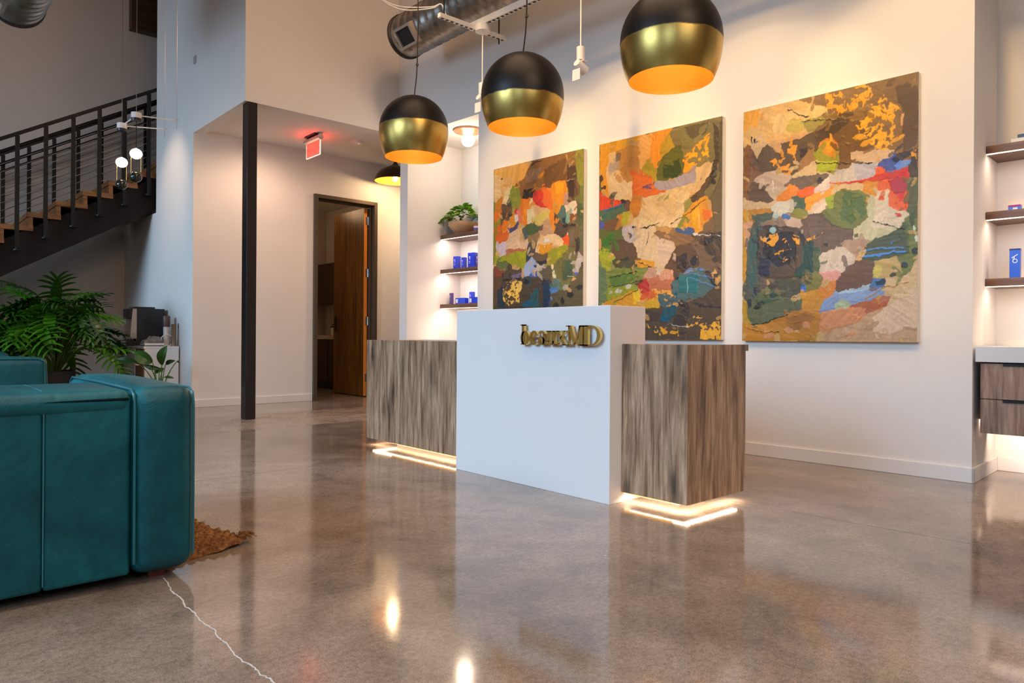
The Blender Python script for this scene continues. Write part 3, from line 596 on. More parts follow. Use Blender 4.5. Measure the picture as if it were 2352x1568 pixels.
# ------------------------------------------------------------------ mesh helpers
class MB:
    def __init__(s): s.v = []; s.f = []
    def add(s, vs, fs):
        n = len(s.v); s.v += [tuple(p) for p in vs]; s.f += [tuple(i + n for i in f) for f in fs]
    def box(s, x0, x1, y0, y1, z0, z1):
        s.add([(x0, y0, z0), (x1, y0, z0), (x1, y1, z0), (x0, y1, z0), (x0, y0, z1), (x1, y0, z1), (x1, y1, z1), (x0, y1, z1)],
              [(0, 3, 2, 1), (4, 5, 6, 7), (0, 1, 5, 4), (1, 2, 6, 5), (2, 3, 7, 6), (3, 0, 4, 7)]); return s
    def prism(s, poly, axis, a, b):
        """extrude a 2D polygon; axis 'x': poly=(y,z); 'y': (x,z); 'z': (x,y)"""
        def P(p, t):
            return {'x': (t, p[0], p[1]), 'y': (p[0], t, p[1]), 'z': (p[0], p[1], t)}[axis]
        n = len(poly)
        s.add([P(p, a) for p in poly] + [P(p, b) for p in poly],
              [tuple(range(n))[::-1], tuple(range(n, 2 * n))] + [(i, (i + 1) % n, n + (i + 1) % n, n + i) for i in range(n)]); return s
    def tube(s, pts, r, n=8, cap=True):
        pts = [Vector(p) for p in pts]; rr = r if isinstance(r, (list, tuple)) else [r] * len(pts)
        rings = []; up = None
        for i, p in enumerate(pts):
            d = (pts[min(i + 1, len(pts) - 1)] - pts[max(i - 1, 0)]).normalized()
            if up is None:
                up = Vector((0, 0, 1)) if abs(d.z) < .9 else Vector((1, 0, 0))
            a = d.cross(up)
            if a.length < 1e-6: a = d.orthogonal()
            a.normalize(); b = a.cross(d).normalized(); up = b
            rings.append([p + (a * math.cos(2 * PI * k / n) + b * math.sin(2 * PI * k / n)) * rr[i] for k in range(n)])
        vs = [q for R in rings for q in R]; fs = []
        for i in range(len(pts) - 1):
            for k in range(n):
                k2 = (k + 1) % n; fs.append((i * n + k, i * n + k2, (i + 1) * n + k2, (i + 1) * n + k))
        if cap: fs += [tuple(range(n))[::-1], tuple(range((len(pts) - 1) * n, len(pts) * n))]
        s.add(vs, fs); return s
    def lathe(s, prof, n=32, c=(0, 0, 0), axis='z'):
        vs = []; fs = []
        for (r, z) in prof:
            for k in range(n):
                a = 2 * PI * k / n; x, y = r * math.cos(a), r * math.sin(a)
                p = {'z': (x, y, z), 'x': (z, x, y), 'y': (x, z, y)}[axis]
                vs.append((p[0] + c[0], p[1] + c[1], p[2] + c[2]))
        m = len(prof)
        for i in range(m - 1):
            for k in range(n):
                k2 = (k + 1) % n; fs.append((i * n + k, i * n + k2, (i + 1) * n + k2, (i + 1) * n + k))
        s.add(vs, fs); return s
    def xform(s, M):
        s.v = [tuple(M @ Vector(p)) for p in s.v]; return s
    def build(s, name, mat, parent=None, smooth=False, bevel=0, loc=None, rotz=0):
        me = bpy.data.meshes.new(name); me.from_pydata(s.v, [], s.f); me.update()
        bm = bmesh.new(); bm.from_mesh(me)
        bmesh.ops.remove_doubles(bm, verts=bm.verts, dist=1e-6) if smooth else None
        bmesh.ops.recalc_face_normals(bm, faces=bm.faces)
        bm.to_mesh(me); bm.free()
        if smooth:
            me.polygons.foreach_set('use_smooth', [True] * len(me.polygons))
            try: me.set_sharp_from_angle(angle=math.radians(42))
            except Exception: pass
        me.materials.append(mat)
        o = bpy.data.objects.new(name, me); COL.objects.link(o)
        if parent is not None: o.parent = parent
        if loc is not None: o.location = loc
        if rotz: o.rotation_euler = (0, 0, rotz)
        if bevel:
            bv = o.modifiers.new('bevel', 'BEVEL'); bv.width = bevel; bv.segments = 2; bv.limit_method = 'ANGLE'
        return o
def tag(o, label, cat, group=None, kind=None):
    if label: o['label'] = label
    if cat: o['category'] = cat
    if group: o['group'] = group
    if kind: o['kind'] = kind
    return o
def empty(name, loc=(0, 0, 0), rotz=0):
    o = bpy.data.objects.new(name, None); COL.objects.link(o); o.location = loc; o.rotation_euler = (0, 0, rotz)
    o.empty_display_size = .05
    return o
def thing(name, label, cat, loc=(0, 0, 0), rotz=0, group=None):
    return tag(empty(name, loc, rotz), label, cat, group)
def struct(name, mb, mat, loc=None, rotz=0, bevel=0, label=None):
    o = mb.build(name, mat, loc=loc, rotz=rotz, bevel=bevel); o['kind'] = 'structure'
    if label: o['label'] = label
    return o
def lab(o, label): o['label'] = label; return o
def soft_box(lx, ly, lz, r, puff=0.0, n=14):
    """cushion: rounded box from 0..l with a slight bulge"""
    me = MB(); idx = {}
    def tr(u, ax, L):
        h = L / 2; core = max(h - r, 1e-4)
        return u
    def pos(u, v, w_):
        p = Vector((u * lx / 2, v * ly / 2, w_ * lz / 2)); h = Vector((lx / 2, ly / 2, lz / 2))
        c = Vector([max(-(h[i] - r), min(h[i] - r, p[i])) for i in range(3)])
        d = p - c
        if d.length > 1e-9: p = c + d.normalized() * r
        q = Vector(p)
        if puff:
            for i in range(3):
                j, k = (i + 1) % 3, (i + 2) % 3
                if abs(abs(p[i]) - h[i]) < r * .6:
                    q[i] += math.copysign(puff * max(0, 1 - (p[j] / h[j]) ** 2) * max(0, 1 - (p[k] / h[k]) ** 2), p[i])
        return q
    def sp(L):
        # parameters with extra samples near the rounded edges
        h = L / 2; e = [0, .25, .55, .8, 1.0]
        a = [-1 + (r * t) / h for t in e]; b = [1 - (r * t) / h for t in reversed(e)]
        mid = [a[-1] + (b[0] - a[-1]) * t / n for t in range(1, n)]
        return a + mid + b
    S = [sp(lx), sp(ly), sp(lz)]
    for ax in range(3):
        j, k = (ax + 1) % 3, (ax + 2) % 3
        for sgn in (-1, 1):
            base = len(me.v); A, B = S[j], S[k]
            for a in A:
                for b in B:
                    u = [0, 0, 0]; u[ax] = sgn; u[j] = a; u[k] = b
                    me.v.append(tuple(pos(*u) + Vector((lx / 2, ly / 2, lz / 2))))
            for a in range(len(A) - 1):
                for b in range(len(B) - 1):
                    i0 = base + a * len(B) + b; me.f.append((i0, i0 + 1, i0 + len(B) + 1, i0 + len(B)))
    return me
def rbox(name, x0, x1, y0, y1, z0, z1, mat, parent=None, b=.004):
    return MB().box(x0, x1, y0, y1, z0, z1).build(name, mat, parent, bevel=b)
def cyl(c, r, z0, z1, n=24):
    return MB().lathe([(0.0001, z0), (r, z0), (r, z1), (0.0001, z1)], n, (c[0], c[1], 0))

ANG = math.radians(3.03)
ABASE = Vector((4.555, 1.233, 0))
def A(x, y, z=0):   # art wall frame: x into the wall, y along it to the left
    return Vector((ABASE.x + x * math.cos(ANG) - y * math.sin(ANG), ABASE.y + x * math.sin(ANG) + y * math.cos(ANG), z))
CEIL = 6.4
# ------------------------------------------------------------------ floor
fl = MB().box(-4.2, 8.2, -4.2, 11.3, -.14, -.022).build('floor', M_groove); fl['kind'] = 'structure'
rows = [-4.2, 4.034, 5.905, 7.054, 11.3]
jx = lambda y: 3.15 - .0615 * (y - 1.655)
for i in range(len(rows) - 1):
    a, b = rows[i] + .0025, rows[i + 1] - .0025
    for side in (0, 1):
        if side == 0: poly = [(-4.2, a), (jx(a) - .0025, a), (jx(b) - .0025, b), (-4.2, b)]
        else: poly = [(jx(a) + .0025, a), (8.2, a), (8.2, b), (jx(b) + .0025, b)]
        MB().prism(poly, 'z', -.022, 0).build('floor_slab', M_floor2 if i == 2 else M_floor, fl)
# pale filled crack in front of the sofa
cr = [(.711, 2.50), (.705, 2.42), (.691, 2.341), (.697, 2.27), (.684, 2.20), (.690, 2.139), (.680, 2.06), (.689, 1.969), (.679, 1.90), (.684, 1.86), (.672, 1.78), (.676, 1.731), (.684, 1.68), (.681, 1.635), (.690, 1.60), (.687, 1.55), (.70, 1.45), (.69, 1.3)]
rr = random.Random(3); fine = []
for i in range(len(cr) - 1):
    for t in range(5):
        u = t / 5; fine.append((cr[i][0] * (1 - u) + cr[i + 1][0] * u + rr.uniform(-.0025, .0025), cr[i][1] * (1 - u) + cr[i + 1][1] * u))
mb = MB(); vs = []; fs = []
for i, (x, y) in enumerate(fine):
    wd = rr.uniform(.0010, .0026); vs += [(x - wd, y, .0009), (x + wd, y, .0009), (x - wd, y, -.004), (x + wd, y, -.004)]
for i in range(len(fine) - 1):
    a = i * 4; fs += [(a, a + 1, a + 5, a + 4), (a, a + 4, a + 6, a + 2), (a + 1, a + 3, a + 7, a + 5)]
mb.add(vs, fs); mb.build('filled_crack', plain('crack_filler', (.55, .53, .50), .6), fl)

# ------------------------------------------------------------------ walls
ZS = 3.04
aw = MB()
aw.box(0, .14, 0, 4.11, 0, CEIL)                 # picture wall
aw.box(0, .14, 4.11, 5.245, 2.95, CEIL)          # header over the left niche
aw.box(0, .80, 5.245, 5.38, 0, CEIL)             # end of the wall beside the hall
aw.box(0, .14, 5.38, 5.47, 3.0, CEIL)
struct('wall_right', aw, M_wall, ABASE, ANG, label='long white wall carrying the three paintings')
nl = MB(); nl.box(.76, .90, 4.11, 5.245, 0, CEIL); nl.box(.14, .90, 4.0, 4.11, 0, CEIL); nl.box(.14, .76, 4.11, 5.245, 2.95, 3.1)
struct('wall_niche', nl, M_wall, ABASE, ANG, label='white back and side of the lit shelf niche left of the paintings')
nr = MB(); nr.box(.58, .72, -3.2, 0, 0, CEIL); nr.box(.14, .72, 0, .12, 0, CEIL)
struct('wall_recess', nr, M_wall, ABASE, ANG, label='white back wall of the lit shelf recess at the right edge')
# upper block over the hall mouth
ub = MB(); ub.box(2.58, 4.40, 6.65, 6.79, 3.0, CEIL); ub.box(2.58, 2.70, 6.79, 8.1, 3.0, CEIL)
struct('wall_over_hall', ub, M_wall, label='upper white wall above the mouth of the hallway')
struct('ceiling_hall', MB().box(2.70, 8.0, 6.79, 8.1, ZS, ZS + .1), M_ceil if False else M_wall, label='low white hallway ceiling')
wh = MB(); wh.box(2.58, 3.99, 8.1, 8.24, 0, CEIL); wh.box(3.99, 4.87, 8.1, 8.24, 2.53, CEIL); wh.box(4.87, 8.0, 8.1, 8.24, 0, CEIL)
struct('wall_hall', wh, M_wall, label='white hallway wall with the open office door')
wl = MB(); wl.prism([(8.24, 0), (10.945, 0), (10.945, 2.30), (9.47, 2.30), (9.47, CEIL), (8.24, CEIL)], 'x', 2.58, 2.70)
wl.box(2.58, 2.70, 8.1, 8.24, 0, .001)
struct('wall_stair', wl, M_wall, label='white wall beside the stair, open above where the stair passes')
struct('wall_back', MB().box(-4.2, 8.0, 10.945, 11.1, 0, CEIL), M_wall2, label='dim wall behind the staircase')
struct('wall_front', MB().box(-4.2, 8.0, -4.2, -4.0, 0, CEIL), M_wall)
lw = MB(); lw.box(-4.2, -4.0, -4.0, 10.945, 0, .35); lw.box(-4.2, -4.0, -4.0, 10.945, 4.6, CEIL)
for a, b in ((-4.0, -3.6), (-.8, 1.6), (5.2, 6.2), (9.0, 10.945)): lw.box(-4.2, -4.0, a, b, .35, 4.6)
struct('wall_left', lw, M_wall)
for a, b in ((-3.6, -.8), (1.6, 5.2), (6.2, 9.0)):  # the last one is an added window for the lounge fill
    wn = MB()
    for k in range(5):
        y = a + (b - a) * k / 4; wn.box(-4.12, -4.06, y - .03, y + .03, .35, 4.6)
    wn.box(-4.12, -4.06, a, b, .35, .41); wn.box(-4.12, -4.06, a, b, 4.54, 4.6)
    struct('window_%d' % (1 if a < 0 else 2 if a < 3 else 3), wn, M_frame)
struct('wall_end', MB().box(8.0, 8.2, -4.2, 11.1, 0, CEIL), M_wall)
struct('ceiling', MB().box(-4.2, 8.2, -4.2, 11.1, CEIL, CEIL + .15), M_ceil)
# bulkhead upstairs, its poor light put into the dark brown colour
struct('trim_1', MB().box(2.617, 3.9, 10.80, 10.945, 5.02, CEIL), wood('bulkhead_shade', '2e1e10', '3e2a16', '4a341e', (1, 12, 12), knots=False), label='dark brown bulkhead high on the stair wall')
# baseboards
bb = MB(); bb.box(-.014, 0, -.014, 4.11, 0, .085); bb.box(-.014, .58, -.014, 0, 0, .085)
struct('baseboard_right', bb, M_trim, ABASE, ANG, bevel=.003)
struct('baseboard_recess', MB().box(.566, .58, -3.2, -.014, 0, .085), M_trim, ABASE, ANG, bevel=.003)
struct('baseboard_niche', MB().box(.746, .76, 4.12, 5.24, 0, .085), M_trim, ABASE, ANG)
bh = MB(); bh.box(2.58, 3.985, 8.086, 8.1, 0, .085); bh.box(4.875, 8.0, 8.086, 8.1, 0, .085)
struct('baseboard_hall', bh, M_trim, bevel=.003)
struct('baseboard_left', MB().box(2.566, 2.58, 8.1, 10.9, 0, .085), M_trim)
# steel post
p = MB().box(2.605, 2.70, 6.650, 6.775, 0.0, 3.0).build('steel_post', M_black, bevel=.006)
tag(p, 'black square steel column standing free on the polished floor', 'column')
# ------------------------------------------------------------------ office door and room behind
d1 = empty('door_1'); d1['kind'] = 'structure'; d1['label'] = 'tall office doorway with its wooden door standing open'
f = MB(); f.box(3.99, 4.035, 8.06, 8.27, 0, 2.53); f.box(4.825, 4.87, 8.06, 8.27, 0, 2.53); f.box(4.035, 4.825, 8.06, 8.27, 2.485, 2.53)
f.box(4.035, 4.05, 8.14, 8.22, 0, 2.485); f.box(4.81, 4.825, 8.14, 8.22, 0, 2.485); f.box(4.05, 4.81, 8.14, 8.22, 2.47, 2.485)
f.build('door_frame', M_frame, d1, bevel=.003)
leaf = MB().box(4.755, 4.80, 8.205, 9.02, .01, 2.465).build('door_leaf', M_door, d1, bevel=.002)
lab(MB().box(4.7545, 4.8005, 8.2035, 8.2055, .012, 2.463).build('edge_strip', M_dooredge, leaf), 'bright edge of the door leaf, hall light in its colour')
for z in (2.30, 1.62, .99, .25):
    h = MB(); h.tube([(4.812, 8.198, z - .055), (4.812, 8.198, z + .055)], .008, 10); h.box(4.775, 4.812, 8.196, 8.2035, z - .05, z + .05); h.build('hinge', M_steel, leaf)
h = MB(); h.box(4.744, 4.755, 8.93, 8.97, .86, 1.06); h.tube([(4.745, 8.95, .95), (4.70, 8.95, .95), (4.70, 8.84, .95)], .009, 8); h.build('handle', M_black, leaf)
rm = MB(); rm.box(3.4, 3.52, 8.24, 10.945, 0, 2.85)
struct('wall_office', rm, M_wall)
struct('ceiling_office', MB().box(2.70, 8.0, 8.24, 10.945, 2.85, 2.9), M_wall)
oc = thing('office_cabinet', 'dark wood base cabinet with pale worktop seen through the open door', 'cabinet', (5.045, 9.1, 0))
rbox('body', 0, .58, 0, 1.8, .10, .74, M_darkwood, oc); rbox('toe_kick', .05, .56, 0, 1.8, 0, .10, M_black, oc)
lab(rbox('worktop', -.03, .58, -.02, 1.8, .74, .80, plain('beige_worktop', (.62, .50, .36), .4), oc), 'beige worktop')
for k in range(3): rbox('door_panel', -.018, 0, .02 + k * .6, .60 + k * .6, .12, .73, M_darkwood, oc, .003)
ow = thing('wall_cabinet', 'dark wood wall cabinet hung above the office worktop', 'cabinet', (5.25, 9.1, 1.30))
rbox('body', 0, .35, 0, 1.8, 0, .62, M_darkwood, ow)
for k in range(3): rbox('door_panel', -.018, 0, .005 + k * .6, .595 + k * .6, .005, .615, M_darkwood, ow, .003)
struct('wall_office_side', MB().box(5.63, 5.75, 8.24, 10.945, 0, 2.85), M_wall)
cup = thing('paper_cup', 'white paper cup with black lid on the office worktop', 'cup', (5.12, 9.72, .80))
MB().lathe([(.0001, 0), (.030, 0), (.042, .12), (.0001, .12)], 20).build('cup_body', M_whitep, cup, smooth=True)
lab(MB().lathe([(.044, .115), (.045, .128), (.036, .132), (.036, .142), (.0001, .142)], 20).build('lid', M_blackp, cup, smooth=True), 'black lid')
dl = thing('downlight', 'small round downlight in the office ceiling', 'light', (4.55, 9.35, 2.85))
MB().lathe([(.0001, -.006), (.06, -.006), (.085, -.012), (.09, 0)], 24).build('trim_ring', M_whitep, dl, smooth=True)
# ------------------------------------------------------------------ reception desk
desk = thing('reception_desk', 'long reception desk with a white centre block between floating wood counters', 'desk', (2.70, 3.2, 0))
def D(x): return x - 2.70
def Y(y): return y - 3.2
for a, b, m in ((1.835, 2.208, M_wood), (3.412, 4.61, M_wood)):
    pass
rbox('centre_block', D(2.612), D(2.883), Y(2.21), Y(3.41), 0, .953, M_white, desk, .002)
body = MB().box(D(2.722), D(3.193), Y(1.853), Y(2.21), .05, .75); body.box(D(2.722), D(3.193), Y(3.41), Y(4.592), .05, .75); body.box(D(2.884), D(3.193), Y(2.21), Y(3.41), .05, .75)
body.build('carcass', M_darkwood, desk)
lab(rbox('front_panel', D(2.70), D(2.722), Y(1.835), Y(2.209), .05, .768, M_wood, desk, .0015), 'grey-brown wood front panel right of the white block')
lab(rbox('front_panel', D(2.70), D(2.722), Y(3.411), Y(4.61), .05, .768, M_wood, desk, .0015), 'wide grey-brown wood front panel left of the white block')
s = MB().prism([(D(2.7225), .05), (D(3.182), .05), (D(3.182), .106), (D(3.193), .106), (D(3.193), .737), (D(3.218), .737), (D(3.218), .768), (D(2.7225), .768)], 'y', Y(1.835), Y(1.853))
s.build('side_panel', M_wood, desk)
MB().box(D(2.7225), D(3.182), Y(4.592), Y(4.61), .05, .768).build('side_panel', M_wood, desk)
t = MB().box(D(2.7225), D(3.21), Y(1.8535), Y(2.209), .75, .765); t.box(D(2.7225), D(3.21), Y(3.411), Y(4.5915), .75, .765); t.box(D(2.884), D(3.21), Y(2.209), Y(3.411), .75, .765)
lab(t.build('counter_top', plain('counter_edge', 'a0784e', .4), desk), 'thin brown counter top')
MB().box(D(2.86), D(3.08), Y(1.99), Y(2.209), 0, .05).build('plinth', M_whitep, desk)
MB().box(D(2.86), D(3.08), Y(3.411), Y(4.44), 0, .05).build('plinth', M_whitep, desk)
M_led = glow('led_amber', (1.0, .50, .08), 2.0)
M_ledw = glow('led_warm_white', (1.0, .76, .54), 5.0)
e = MB().box(D(2.7235), D(2.731), Y(1.93), Y(2.209), .041, .0495)
lab(e.build('light_strip', M_led, desk), 'glowing amber strip under the right counter')
e = MB().box(D(2.7235), D(2.731), Y(3.411), Y(4.30), .041, .0495)
lab(e.build('light_strip', M_led, desk), 'glowing amber strip under the left counter')
UL = (1.0, .70, .45)
def led(name, x, y, z, sx, sy, watts, col, rx=0, ry=0, rz=0):
    o = area(name, (x, y, z), (0, 0, -1), sx, sy, watts, col); o.rotation_euler = (rx, ry, rz); return o
led('desk_led', 2.748, 2.03, .0485, .026, .35, 1.6, UL)
led('desk_led', 2.748, 4.00, .0485, .026, 1.16, 5.2, UL)
led('desk_led', 2.965, 1.878, .0485, .42, .030, 1.8, UL)
led('desk_led', 2.95, 4.565, .0485, .40, .030, 1.2, UL)
# brass letters
sign = thing('letter_sign', 'raised brass letters reading beauxMD on the white desk block', 'sign', (2.612, 2.81, .757))
def letter(ch, x0, strips, label):
    m = MB()
    for q in strips:
        m.prism([(-(x0 + px), pz) for px, pz in q], 'x', -.030, -.012)
    # stand-off pins
    cx = sum(p[0] for p in strips[0]) / len(strips[0]); cz = sum(p[1] for p in strips[0]) / len(strips[0])
    m.tube([(-.013, -(x0 + cx), cz), (0, -(x0 + cx), cz)], .003, 6)
    o = m.build('letter', M_gold, sign); lab(o, label)
def rect(a, b, c, d): return [(a, c), (b, c), (b, d), (a, d)]
def ring(cx, cz, rx, rz, tx, tz, a0=0, a1=360, n=20):
    out = []
    for i in range(n):
        t0 = math.radians(a0 + (a1 - a0) * i / n); t1 = math.radians(a0 + (a1 - a0) * (i + 1) / n)
        o = [(cx + rx * math.cos(t), cz + rz * math.sin(t)) for t in (t0, t1)]
        q = [(cx + (rx - tx) * math.cos(t), cz + (rz - tz) * math.sin(t)) for t in (t1, t0)]
        out.append(o + q)
    return out
SER = .006
letter('b', 0, [rect(.010, .028, 0, .108), rect(0, .028, .101, .108), rect(.002, .012, 0, .006)] + ring(.034, .036, .034, .038, .018, .008), 'brass letter b')
letter('e', .071, ring(.032, .037, .032, .038, .017, .008, 20, 320) + [rect(.012, .060, .036, .043)], 'brass letter e')
letter('a', .134, ring(.026, .022, .026, .023, .014, .007) + [rect(.036, .054, 0, .056), rect(.050, .064, 0, .006)] + ring(.028, .053, .026, .022, .016, .008, 0, 160), 'brass letter a')
letter('u', .195, [rect(.008, .025, .018, .074), rect(0, .025, .068, .074), rect(.046, .063, 0, .074), rect(.036, .063, .068, .074), rect(.058, .072, 0, .006)] + ring(.033, .022, .025, .023, .015, .009, 180, 360), 'brass letter u')
letter('x', .262, [[(.004, .074), (.026, .074), (.076, 0), (.054, 0)], [(.004, 0), (.011, 0), (.072, .074), (.064, .074)], rect(0, .032, .069, .074), rect(.050, .078, .069, .074), rect(0, .024, 0, .005), rect(.046, .080, 0, .005)], 'brass letter x')
letter('M', .336, [rect(.016, .023, 0, .100), rect(0, .030, .094, .100), rect(.004, .036, 0, .006), [(.014, .100), (.038, .100), (.066, .010), (.058, 0), (.050, .006)], [(.056, 0), (.064, 0), (.100, .094), (.090, .100)], rect(.090, .114, 0, .100), rect(.080, .124, 0, .006), rect(.090, .124, .094, .100)], 'brass capital letter M')
letter('D', .452, [rect(.008, .032, 0, .100), rect(-.004, .034, .094, .100), rect(-.004, .034, 0, .006)] + ring(.050, .050, .062, .050, .022, .007, -90, 90) + [rect(.03, .052, .093, .100), rect(.03, .052, 0, .007)], 'brass capital letter D')

# ------------------------------------------------------------------ pendants over the desk
def lamp_mat(name, off):
    m, nt, b = newmat(name)
    v = coords(nt)
    sx = nt.nodes.new('ShaderNodeSeparateXYZ'); nt.links.new(v, sx.inputs[0])
    n1 = noise(nt, v, 9, 4, .6)
    ma = nt.nodes.new('ShaderNodeMath'); ma.operation = 'MULTIPLY_ADD'; nt.links.new(n1, ma.inputs[0]); ma.inputs[1].default_value = .022; nt.links.new(sx.outputs[2], ma.inputs[2])
    mr = nt.nodes.new('ShaderNodeMapRange'); nt.links.new(ma.outputs[0], mr.inputs[0])
    mr.inputs[1].default_value = .006 + off; mr.inputs[2].default_value = .014 + off; mr.clamp = True
    n2 = noise(nt, v, 5, 4)
    gold = ramp(nt, n2, [(.3, (.46, .31, .08)), (.7, (.64, .45, .13))])
    drk = ramp(nt, n2, [(.3, (.006, .005, .004)), (.7, (.016, .012, .009))])
    nt.links.new(mix_rgb(nt, mr.outputs[0], gold, drk), b.inputs['Base Color'])
    me = nt.nodes.new('ShaderNodeMapRange'); nt.links.new(mr.outputs[0], me.inputs[0]); me.inputs[3].default_value = 1.0; me.inputs[4].default_value = .35
    nt.links.new(me.outputs[0], b.inputs['Metallic'])
    me = nt.nodes.new('ShaderNodeMapRange'); nt.links.new(mr.outputs[0], me.inputs[0]); me.inputs[3].default_value = .33; me.inputs[4].default_value = .42
    nt.links.new(me.outputs[0], b.inputs['Roughness'])
    bump(nt, b, noise(nt, v, 14, 4), .12, .004)
    return m
M_lampin = plain('gold_leaf_inside', (.86, .36, .035), .55, metal=.2, var=.06)
RL = .258
prof = []
for i in range(15):                      # from the top pole down to the widest ring
    a = PI / 2 * (1 - i / 14); prof.append((RL * max(.0001, math.cos(a) ** .96), RL * .99 * math.sin(a)))
for i in range(1, 11):                   # and in again to the rim
    t = i / 10; prof.append((RL * (1 - .175 * t ** 2.1), -RL * .77 * t))
def pendant(x, y, z, label, top, off):
    M_lamp = lamp_mat('brass_and_black_shade', off)
    root = thing('pendant_lamp', label, 'lamp', (x, y, z), 0, 'brass and black pendants over the desk')
    MB().lathe([(max(r, .004), zz) for r, zz in prof], 56).build('shade', M_lamp, root, smooth=True)
    inn = [(max(r - .004, .003), zz * .985) for r, zz in prof]
    inn[-1] = (prof[-1][0] - .0005, prof[-1][1])
    lab(MB().lathe(inn, 56).build('shade_lining', M_lampin, root, smooth=True), 'glowing gold inside of the shade')
    zt = prof[0][1]
    pts = [(0, 0, zt - .002), (.004, -.006, zt + .05), (.012, -.012, zt + .14), (.016, -.015, zt + .24), (.018, -.016, zt + .36), (.02, -.018, zt + .6), (.012, -.012, zt + 1.1), (0, 0, top - z)]
    MB().tube(pts, .0045, 7).build('cord', M_black, root, smooth=True)
    MB().tube([(.0163, -.0153, zt + .232), (.0163, -.0153, zt + .246)], .010, 8).build('cord_clip', M_black, root)
    MB().lathe([(.0001, zt + .012), (.018, zt + .008), (.02, zt - .006)], 16).build('cap', M_black, root, smooth=True)
    b = MB().lathe([(.0001, -.02), (.03, -.008), (.035, .02), (.02, .06), (.014, .08)], 16, (0, 0, .06)).build('bulb', glow('pendant_bulb', (1.0, .62, .25), 4), root, smooth=True)
    point('pendant_light', (x, y, z + .0), 3.2, (1.0, .60, .30), .05)
    spot('pendant_down', (x, y, z - .16), (0, 0, -1), 16, (1.0, .74, .50), 150, .6, .06)
pendant(3.00, 4.46, 2.335, 'smallest-looking brass and black globe pendant, leftmost over the desk', CEIL, .020)
pendant(3.00, 3.26, 2.302, 'brass and black globe pendant in the middle of the three over the desk', CEIL, -.045)
pendant(3.02, 2.165, 2.31, 'largest-looking brass and black globe pendant, cut by the top edge', CEIL, -.015)

# ------------------------------------------------------------------ paintings
def vnoise(nx, ny, fx, fy, rng, oct=3):
    out = np.zeros((ny, nx)); amp = 1.0; tot = 0
    for _ in range(oct):
        gx, gy = max(2, int(fx) + 2), max(2, int(fy) + 2)
        g = rng.random((gy + 1, gx + 1)); u = np.linspace(0, gx - 1.001, nx); v = np.linspace(0, gy - 1.001, ny)
        iu = u.astype(int); iv = v.astype(int); fu = u - iu; fv = v - iv
        fu = fu * fu * (3 - 2 * fu); fv = fv * fv * (3 - 2 * fv)
        a = g[np.ix_(iv, iu)]; b = g[np.ix_(iv, iu + 1)]; c = g[np.ix_(iv + 1, iu)]; d = g[np.ix_(iv + 1, iu + 1)]
        out += amp * ((a * (1 - fu) + b * fu) * (1 - fv)[:, None] + (c * (1 - fu) + d * fu) * fv[:, None]); tot += amp
        amp *= .5; fx *= 2; fy *= 2
    return out / tot
def inpoly(px, py, poly):
    ins = np.zeros(px.shape, bool); n = len(poly); j = n - 1
    for i in range(n):
        xi, yi = poly[i]; xj, yj = poly[j]
        if yi != yj:
            c = ((yi > py) != (yj > py)) & (px < (xj - xi) * (py - yi) / (yj - yi) + xi); ins ^= c
        j = i
    return ins
M_paint, _nt, _b = newmat('oil_paint')
_a = _nt.nodes.new('ShaderNodeVertexColor'); _a.layer_name = 'paint'
_v = coords(_nt)
_f = ramp(_nt, noise(_nt, coords(_nt, (1, 1, .5)), 90, 3, .6), [(.3, g3(.86)), (.7, g3(1.12))])
_nt.links.new(mix_rgb(_nt, .8, _a.outputs[0], _f, 'MULTIPLY'), _b.inputs['Base Color'])
_b.inputs['Roughness'].default_value = .42
bump(_nt, _b, noise(_nt, _v, 120, 3), .25, .002)
M_canvas = plain('canvas_edge', (.82, .76, .66), .7)
PTINT = np.array([.92, 1.0, 1.12])
